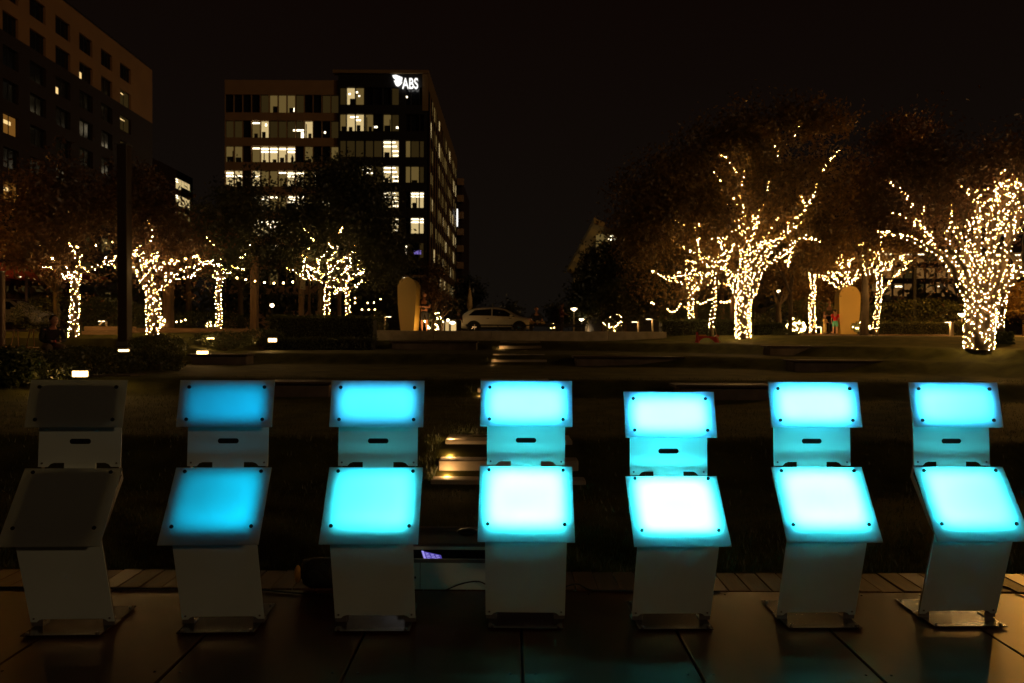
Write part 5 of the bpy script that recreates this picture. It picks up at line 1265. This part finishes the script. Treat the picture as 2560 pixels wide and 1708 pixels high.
# purple screen in a low window, lobby soffit
obj('wall_screen', MB().box(fB(1680), fB(1735), -.30, -.27, Zr(1530), Zr(1500)).mesh('wall_screen', emi('violet_screen', (.35, .25, .9), .5)), ot, Matrix.Translation((xm - xa, 0, 0)))
obj('entrance_soffit', MB().box(fB(1580), wB, -2.5, .1, Zr(1712), Zr(1700)).mesh('entrance_soffit', M_band), ot, Matrix.Translation((xm - xa, 0, 0)))
lob = obj('lobby_window', MB().box(fB(1600), fB(1690), -.05, .01, 0, Zr(1760)).mesh('lobby_window', M_frame), ot, Matrix.Translation((xm - xa, 0, 0)))
obj('pane', MB().box(fB(1604), fB(1684), -.07, -.052, .1, Zr(1770)).mesh('pane', emi('lobby_glow', (1, .76, .42), .7)), lob)
obj('downlight', MB().sphere((fB(1612), -1.2, Zr(1725)), .22, 8, 6).sphere((fB(1660), -1.0, Zr(1790)), .2, 8, 6).mesh('downlight', M_strip), ot, Matrix.Translation((xm - xa, 0, 0)))
# side facade running away from us
LS = 165 - D0 + .6
MS = Matrix.Translation((xb - xa, -.6, 0)) @ Matrix.Rotation(radians(90), 4, 'Z')
colsS = []; u = 3.0
while u < LS - 3: colsS.append((u, u + 1.9)); u += 2.6
rS = random.Random(8)
litS = {(r, c): rS.choice(['', 'd', 'm', 'm', 'm', 'b']) for r in range(8) for c in range(60)}
facade(ot, MS, colsS, rowsB, M_frame, lambda r, c: litS[(r, c)] if not (r == 0 and c < 1) else '', LS, Zr(1950), zt_, dep=.1, mull=0, wall_name='side_wall')
obj('side_roof_band', MB().box(0, LS, -.08, -.02, zt_ - 2.6, zt_ + .5).mesh('side_roof_band', M_trim), ot, MS)
for i in range(14): obj('fin', MB().box(2.4 + i*3.6, 2.55 + i*3.6, -.12, -.02, 6, zt_ - 2.7).mesh('fin', M_band), ot, MS)
# second wing further back, with sloped bands
q = at(1155, 600, 170); wing = thing('office_wing', 'rear wing of the office tower with slanting floor bands', 'building', (at(1142, 600, 168).x, 168, 1.5))
wz = (828 - 447)*168/FPX
obj('core_wall', MB().box(-20, q.x - wing.location.x, 1.5, 30, 0, wz).mesh('core_wall', M_brick), wing)
for i in range(9): obj('floor_band', MB().box(0, q.x - wing.location.x + .5, 0, 1.2, wz - 1.6 - i*4.1, wz - i*4.1).mesh('floor_band', M_band), wing)
# white oval mark on the side wall
lg = obj('side_logo', MB().prism([(1.05*cos(a) , 2.1*sin(a)) for a in [i*pi/10 for i in range(20)]], -.65, -.45).mesh('side_logo', M_sign), ot, MS @ Matrix.Translation((LS - 4.5, 0, Zr(835))))
# sign: emblem and letters
sg_ = thing('roof_sign', 'lit white sign reading ABS with an eagle like emblem, on the office tower', 'sign', (X2(1590), D0 - .9, Zr(210) + 1.5))
cu = bpy.data.curves.new('letters', 'FONT'); cu.body = 'ABS'; cu.size = 2.35; cu.extrude = .12; cu.offset = .02
to = bpy.data.objects.new('letters_tmp', cu); COL.objects.link(to)
dg = bpy.context.evaluated_depsgraph_get(); tm = bpy.data.meshes.new_from_object(to.evaluated_get(dg)); bpy.data.objects.remove(to)
tm.materials.clear(); tm.materials.append(M_sign); xs_ = [v.co.x for v in tm.vertices]; kx = .92*(X2(1718) - X2(1585))/(max(xs_) - min(xs_))
obj('letters', tm, sg_, Matrix.Translation((0, 0, -.85 - .05)) @ Matrix.Diagonal((kx, 1, 1, 1)) @ Matrix.Rotation(pi/2, 4, 'X'))
EM = [[(1512,155),(1540,150),(1560,158),(1590,170),(1588,190),(1575,205),(1560,200),(1535,185),(1520,172)], [(1525,195),(1545,190),(1568,205),(1590,205),(1575,225),(1555,238),(1538,228)], [(1560,196),(1578,198),(1570,214),(1552,212)]]
mb = MB()
for i, pg in enumerate(EM): mb.prism([(X2(a) - X2(1590), Zr(b) - Zr(210)) for a, b in pg], -.12 + i*.01, .1 + i*.01)
obj('emblem', mb.mesh('emblem', M_sign), sg_)

# --- right building with the sloping lit canopy
Dn, Df = 66.0, 120.0
def LP(pxv, pyv, D): return at(1334 + pxv*120/D, 828 + pyv*120/D, D)
rb = thing('canopy_building', 'long dark building with a pale overhanging roof edge, right of the open sky', 'building', tuple(LP(83, 0, Df).to_tuple()))
o0 = [LP(83, -149, Df), LP(83, -149, Dn), LP(98, -142, Dn), LP(98, -142, Df)]
mb = MB(); mb.add(o0 + [p + Vector((0, 0, .5)) for p in o0], [(0,1,2,3), (7,6,5,4), (0,4,5,1), (1,5,6,2), (2,6,7,3), (3,7,4,0)])
part('roof_overhang', mb, mat('pale_soffit', (.34, .26, .12), .7), rb, world=True)
w0, w1 = LP(98, -142, Df), LP(98, -142, Dn)
for f in (.15, .4, .65, .9):  # point lights without fixtures, added to brighten the overhang
    a = w0.lerp(w1, f); l = bpy.data.lights.new('overhang_fill', 'POINT'); l.energy = 45; l.color = (1, .58, .17); l.shadow_soft_size = .2
    lo = bpy.data.objects.new('overhang_fill', l); COL.objects.link(lo); lo.location = (a.x - 1.6, a.y, a.z - 3.0)
mb = MB(); mb.add([Vector((w0.x, w0.y, 1)), Vector((w1.x, w1.y, 1)), Vector((w1.x + 16, w1.y, 1)), Vector((w0.x + 16, w0.y, 1)), w0 - Vector((0, 0, .02)), w1 - Vector((0, 0, .02)), w1 + Vector((16, 0, 0)), w0 + Vector((16, 0, 0))], [(0,3,2,1), (4,5,6,7), (0,1,5,4), (1,2,6,5), (2,3,7,6), (3,0,4,7)])
part('wall', mb, mat('grey_wall', (.10, .08, .05), .7), rb, world=True)
for i, f in enumerate((.84, .80, .55, .51, .26)):
    a, b = w0.copy(), w1.copy(); a.z = 1 + (w0.z-1)*f; b.z = 1 + (w1.z - 1)*f
    part('ledge', MB().add([a, b, b + Vector((0, 0, .18)), a + Vector((0, 0, .18)), a - Vector((.25, 0, 0)), b - Vector((.25, 0, 0)), b + Vector((-.25, 0, .18)), a + Vector((-.25, 0, .18))], [(0,1,2,3), (7,6,5,4), (4,5,1,0), (3,2,6,7)]), M_conc, rb, world=True)
for i in range(8):
    f = .06 + i*.12; a = w0.lerp(w1, f); z1_ = 1 + (a.z-1)*.72; z0_ = 1 + (a.z-1)*.58
    wdo = part('window', MB().box(a.x - .12, a.x - .01, a.y - 3.0, a.y + 3.0, z0_, z1_), M_frame, rb, world=True)
    obj('pane', MB().box(a.x - .14 - rb.location.x, a.x - .125 - rb.location.x, a.y - 2.8 - rb.location.y, a.y + 2.8 - rb.location.y, z0_ + .12 - rb.location.z, z1_ - .12 - rb.location.z).mesh('pane', M_gdark), wdo)
# lit end windows seen through the oak
q = at(1525, 600, 60)
lw = part('lit_window', MB().box(q.x - 1.2, q.x + 1.4, q.y, q.y + .2, q.z - .6, q.z + .5), G['m'], rb, world=True)
part('ceiling_light', MB().box(q.x - .2, q.x + 1.2, q.y - .06, q.y - .02, q.z - .05, q.z + .1).box(q.x - .1, q.x + 1.0, q.y - .06, q.y - .02, q.z + .25, q.z + .38), M_strip, rb, world=True)

# --- long low office building at the right
Dg = 110.0
gx0, gx1 = at(2120, 700, Dg).x, at(2720, 700, Dg).x
gb = thing('long_office_building', 'long low office building with lit window bands behind the right trees', 'building', (gx0, Dg, 1.5))
gz = lambda py: CAM_H + (828 - py)*Dg/FPX - 1.5
cg = []; u = .4
while u < gx1 - gx0 - 2: cg.append((u, u + 1.62)); u += 1.74
gr = [(gz(692), gz(664)), (gz(737), gz(704)), (gz(652), gz(625))]
rG = random.Random(4)
def lg_(r, c, k, w, h):
    return [(w*.2, w*.95, h*.72, h*.82)] if rG.random() < .4 else []
G['w'] = emi('room_amber', (1.0, .48, .13), .15)
facade(gb, I4, cg, gr, M_brick, lambda r, c: 'w' if (c*7 + r*3) % 5 else 'd', gx1 - gx0, 0, gz(600), dep=.5, mull=0, lights=lg_)
obj('sill_ledge', MB().box(0, gx1 - gx0, -.5, -.02, gz(748), gz(738.5)).mesh('sill_ledge', M_conc2), gb)
obj('core_wall', MB().box(0, gx1 - gx0, .52, 20, 0, gz(600)).mesh('core_wall', M_brick), gb)

# --- pavilion with red eaves at the far left
pv = thing('red_eaved_pavilion', 'low pavilion with glowing red eaves behind the parked suv', 'building', (at(20, 828, 60).x, 60, 1.5))
zp = lambda py: CAM_H + (828 - py)*60/FPX - 1.5
part('roof', MB().prism([(-12, zp(672)), (2.6, zp(672)), (5.3, zp(688)), (4.6, zp(702)), (-12, zp(702))], -3, 6), mat('red_fascia', (.42, .07, .02), .6), pv)
part('back_wall', MB().box(-12, 4, 3, 3.3, 0, zp(703)), M_brick, pv)
for i in range(4):
    w_ = part('window', MB().box(-3.2 + i*1.65, -1.9 + i*1.65, 2.8, 2.99, zp(733), zp(716)), M_frame, pv)
    obj('pane', MB().box(-3.1 + i*1.65, -2.0 + i*1.65, 2.76, 2.79, zp(732), zp(717)).mesh('pane', G['d']), w_)
for i, x in enumerate((-1.6, .6, 2.2)): part('downlight', MB().tube([(x, -2.2 + i*.3, zp(702) - .03), (x, -2.2 + i*.3, zp(702) - .001)], .12, 10), M_strip, pv)
for x in (-4, 3.4): part('column', MB().cbox(x - .12, x + .12, -2.5, -2.26, 0, zp(703), .02), M_frame, pv)
l = bpy.data.lights.new('eave_glow', 'POINT'); l.energy = 120; l.color = (1, .35, .12); l.shadow_soft_size = .3
lo = bpy.data.objects.new('eave_glow', l); COL.objects.link(lo); lo.location = pv.location + Vector((0, -4.5, 2.4))

# --- white lit pavilion in the distance and a lit shop front left of the car
q = at(1470, 828, 85); wp = thing('white_pavilion', 'small white lit pavilion with gabled roof beyond the mushroom lamps', 'building', (q.x, 85, 1.5))
M_wh = mat('white_render', (.7, .62, .5), .7); k = 85/FPX
part('roof', MB().prism([(-17*k, 20*k), (8*k, 33*k), (24*k, 30*k), (24*k, 27*k), (8*k, 29*k), (-17*k, 16*k)], -1.5, 3), M_conc2, wp)
part('wall', MB().box(-15*k, 24*k, .5, .8, 0, 20*k), M_wh, wp)
part('tower_wall', MB().cbox(-2*k, 8*k, -.4, .1, 0, 58*k, .05), M_wh, wp)
wl = part('shop_window', MB().box(9*k, 22*k, .38, .49, .2, 15*k), M_frame, wp); obj('pane', MB().box(9.5*k, 21.5*k, .33, .37, .3, 14*k).mesh('pane', emi('shop_glow', (1, .68, .34), .5)), wl)
for (x, y_, e) in ((3*k, -1.6, 28), (15*k, -1.2, 18), (-9*k, -1.4, 22)):
    l = bpy.data.lights.new('pavilion_uplight', 'POINT'); l.energy = e; l.color = (1, .68, .36); l.shadow_soft_size = .12
    lo = bpy.data.objects.new('pavilion_uplight', l); COL.objects.link(lo); lo.location = wp.location + Vector((x, y_, .4))
q = at(1125, 828, 80); sh = thing('shop_front', 'small lit shop front seen between the leaning man and the car', 'building', (q.x, 80, 1.5)); k = 80/FPX
part('wall', MB().box(-26*k, 20*k, 0, .3, 0, 30*k), mat('shop_wall', (.4, .28, .14), .7), sh)
for (a, b, e) in ((-21, -15, .35), (-12, -2, .6), (2, 16, .8)):
    wl = part('shop_window', MB().box(a*k, b*k, -.1, -.01, 0, 22*k), M_frame, sh); obj('pane', MB().box((a + .6)*k, (b - .6)*k, -.14, -.11, .1, 21*k).mesh('pane', emi('shop_glow', (1, .66, .26), e)), wl)
part('awning', MB().prism([(0, 27*k), (-1.4, 22*k), (-1.4, 21*k), (0, 25*k)], -24*k, 18*k, 'x'), M_wh, sh)
part('awning_lamp', MB().sphere((-2*k, -1.6, 28*k), .16, 8, 6).sphere((9*k, -1.6, 22*k), .2, 8, 6, (1.6, 1, .8)), M_globe, sh)

# distant tree line closing the horizon on both sides
def treeline(label, x0, x1, D, h, seed):
    rnd = random.Random(seed); mb = MB(); x = x0
    while x < x1:
        hh = h*rnd.uniform(.6, 1.1); leaves_into(mb, rnd, (x, D + rnd.uniform(-2, 2), 1.5 + hh*.55), hh*.35, 90, .45); x += h*.28
    tag(obj('far_trees', mb.mesh('far_trees', M_leafD), kind='stuff'), label, 'trees')
treeline('dark far tree mass behind the left side of the plaza', -70, -12, 62, 5.5, 5)
treeline('dark far tree mass behind the right side of the plaza', 22, 85, 66, 6.0, 6)
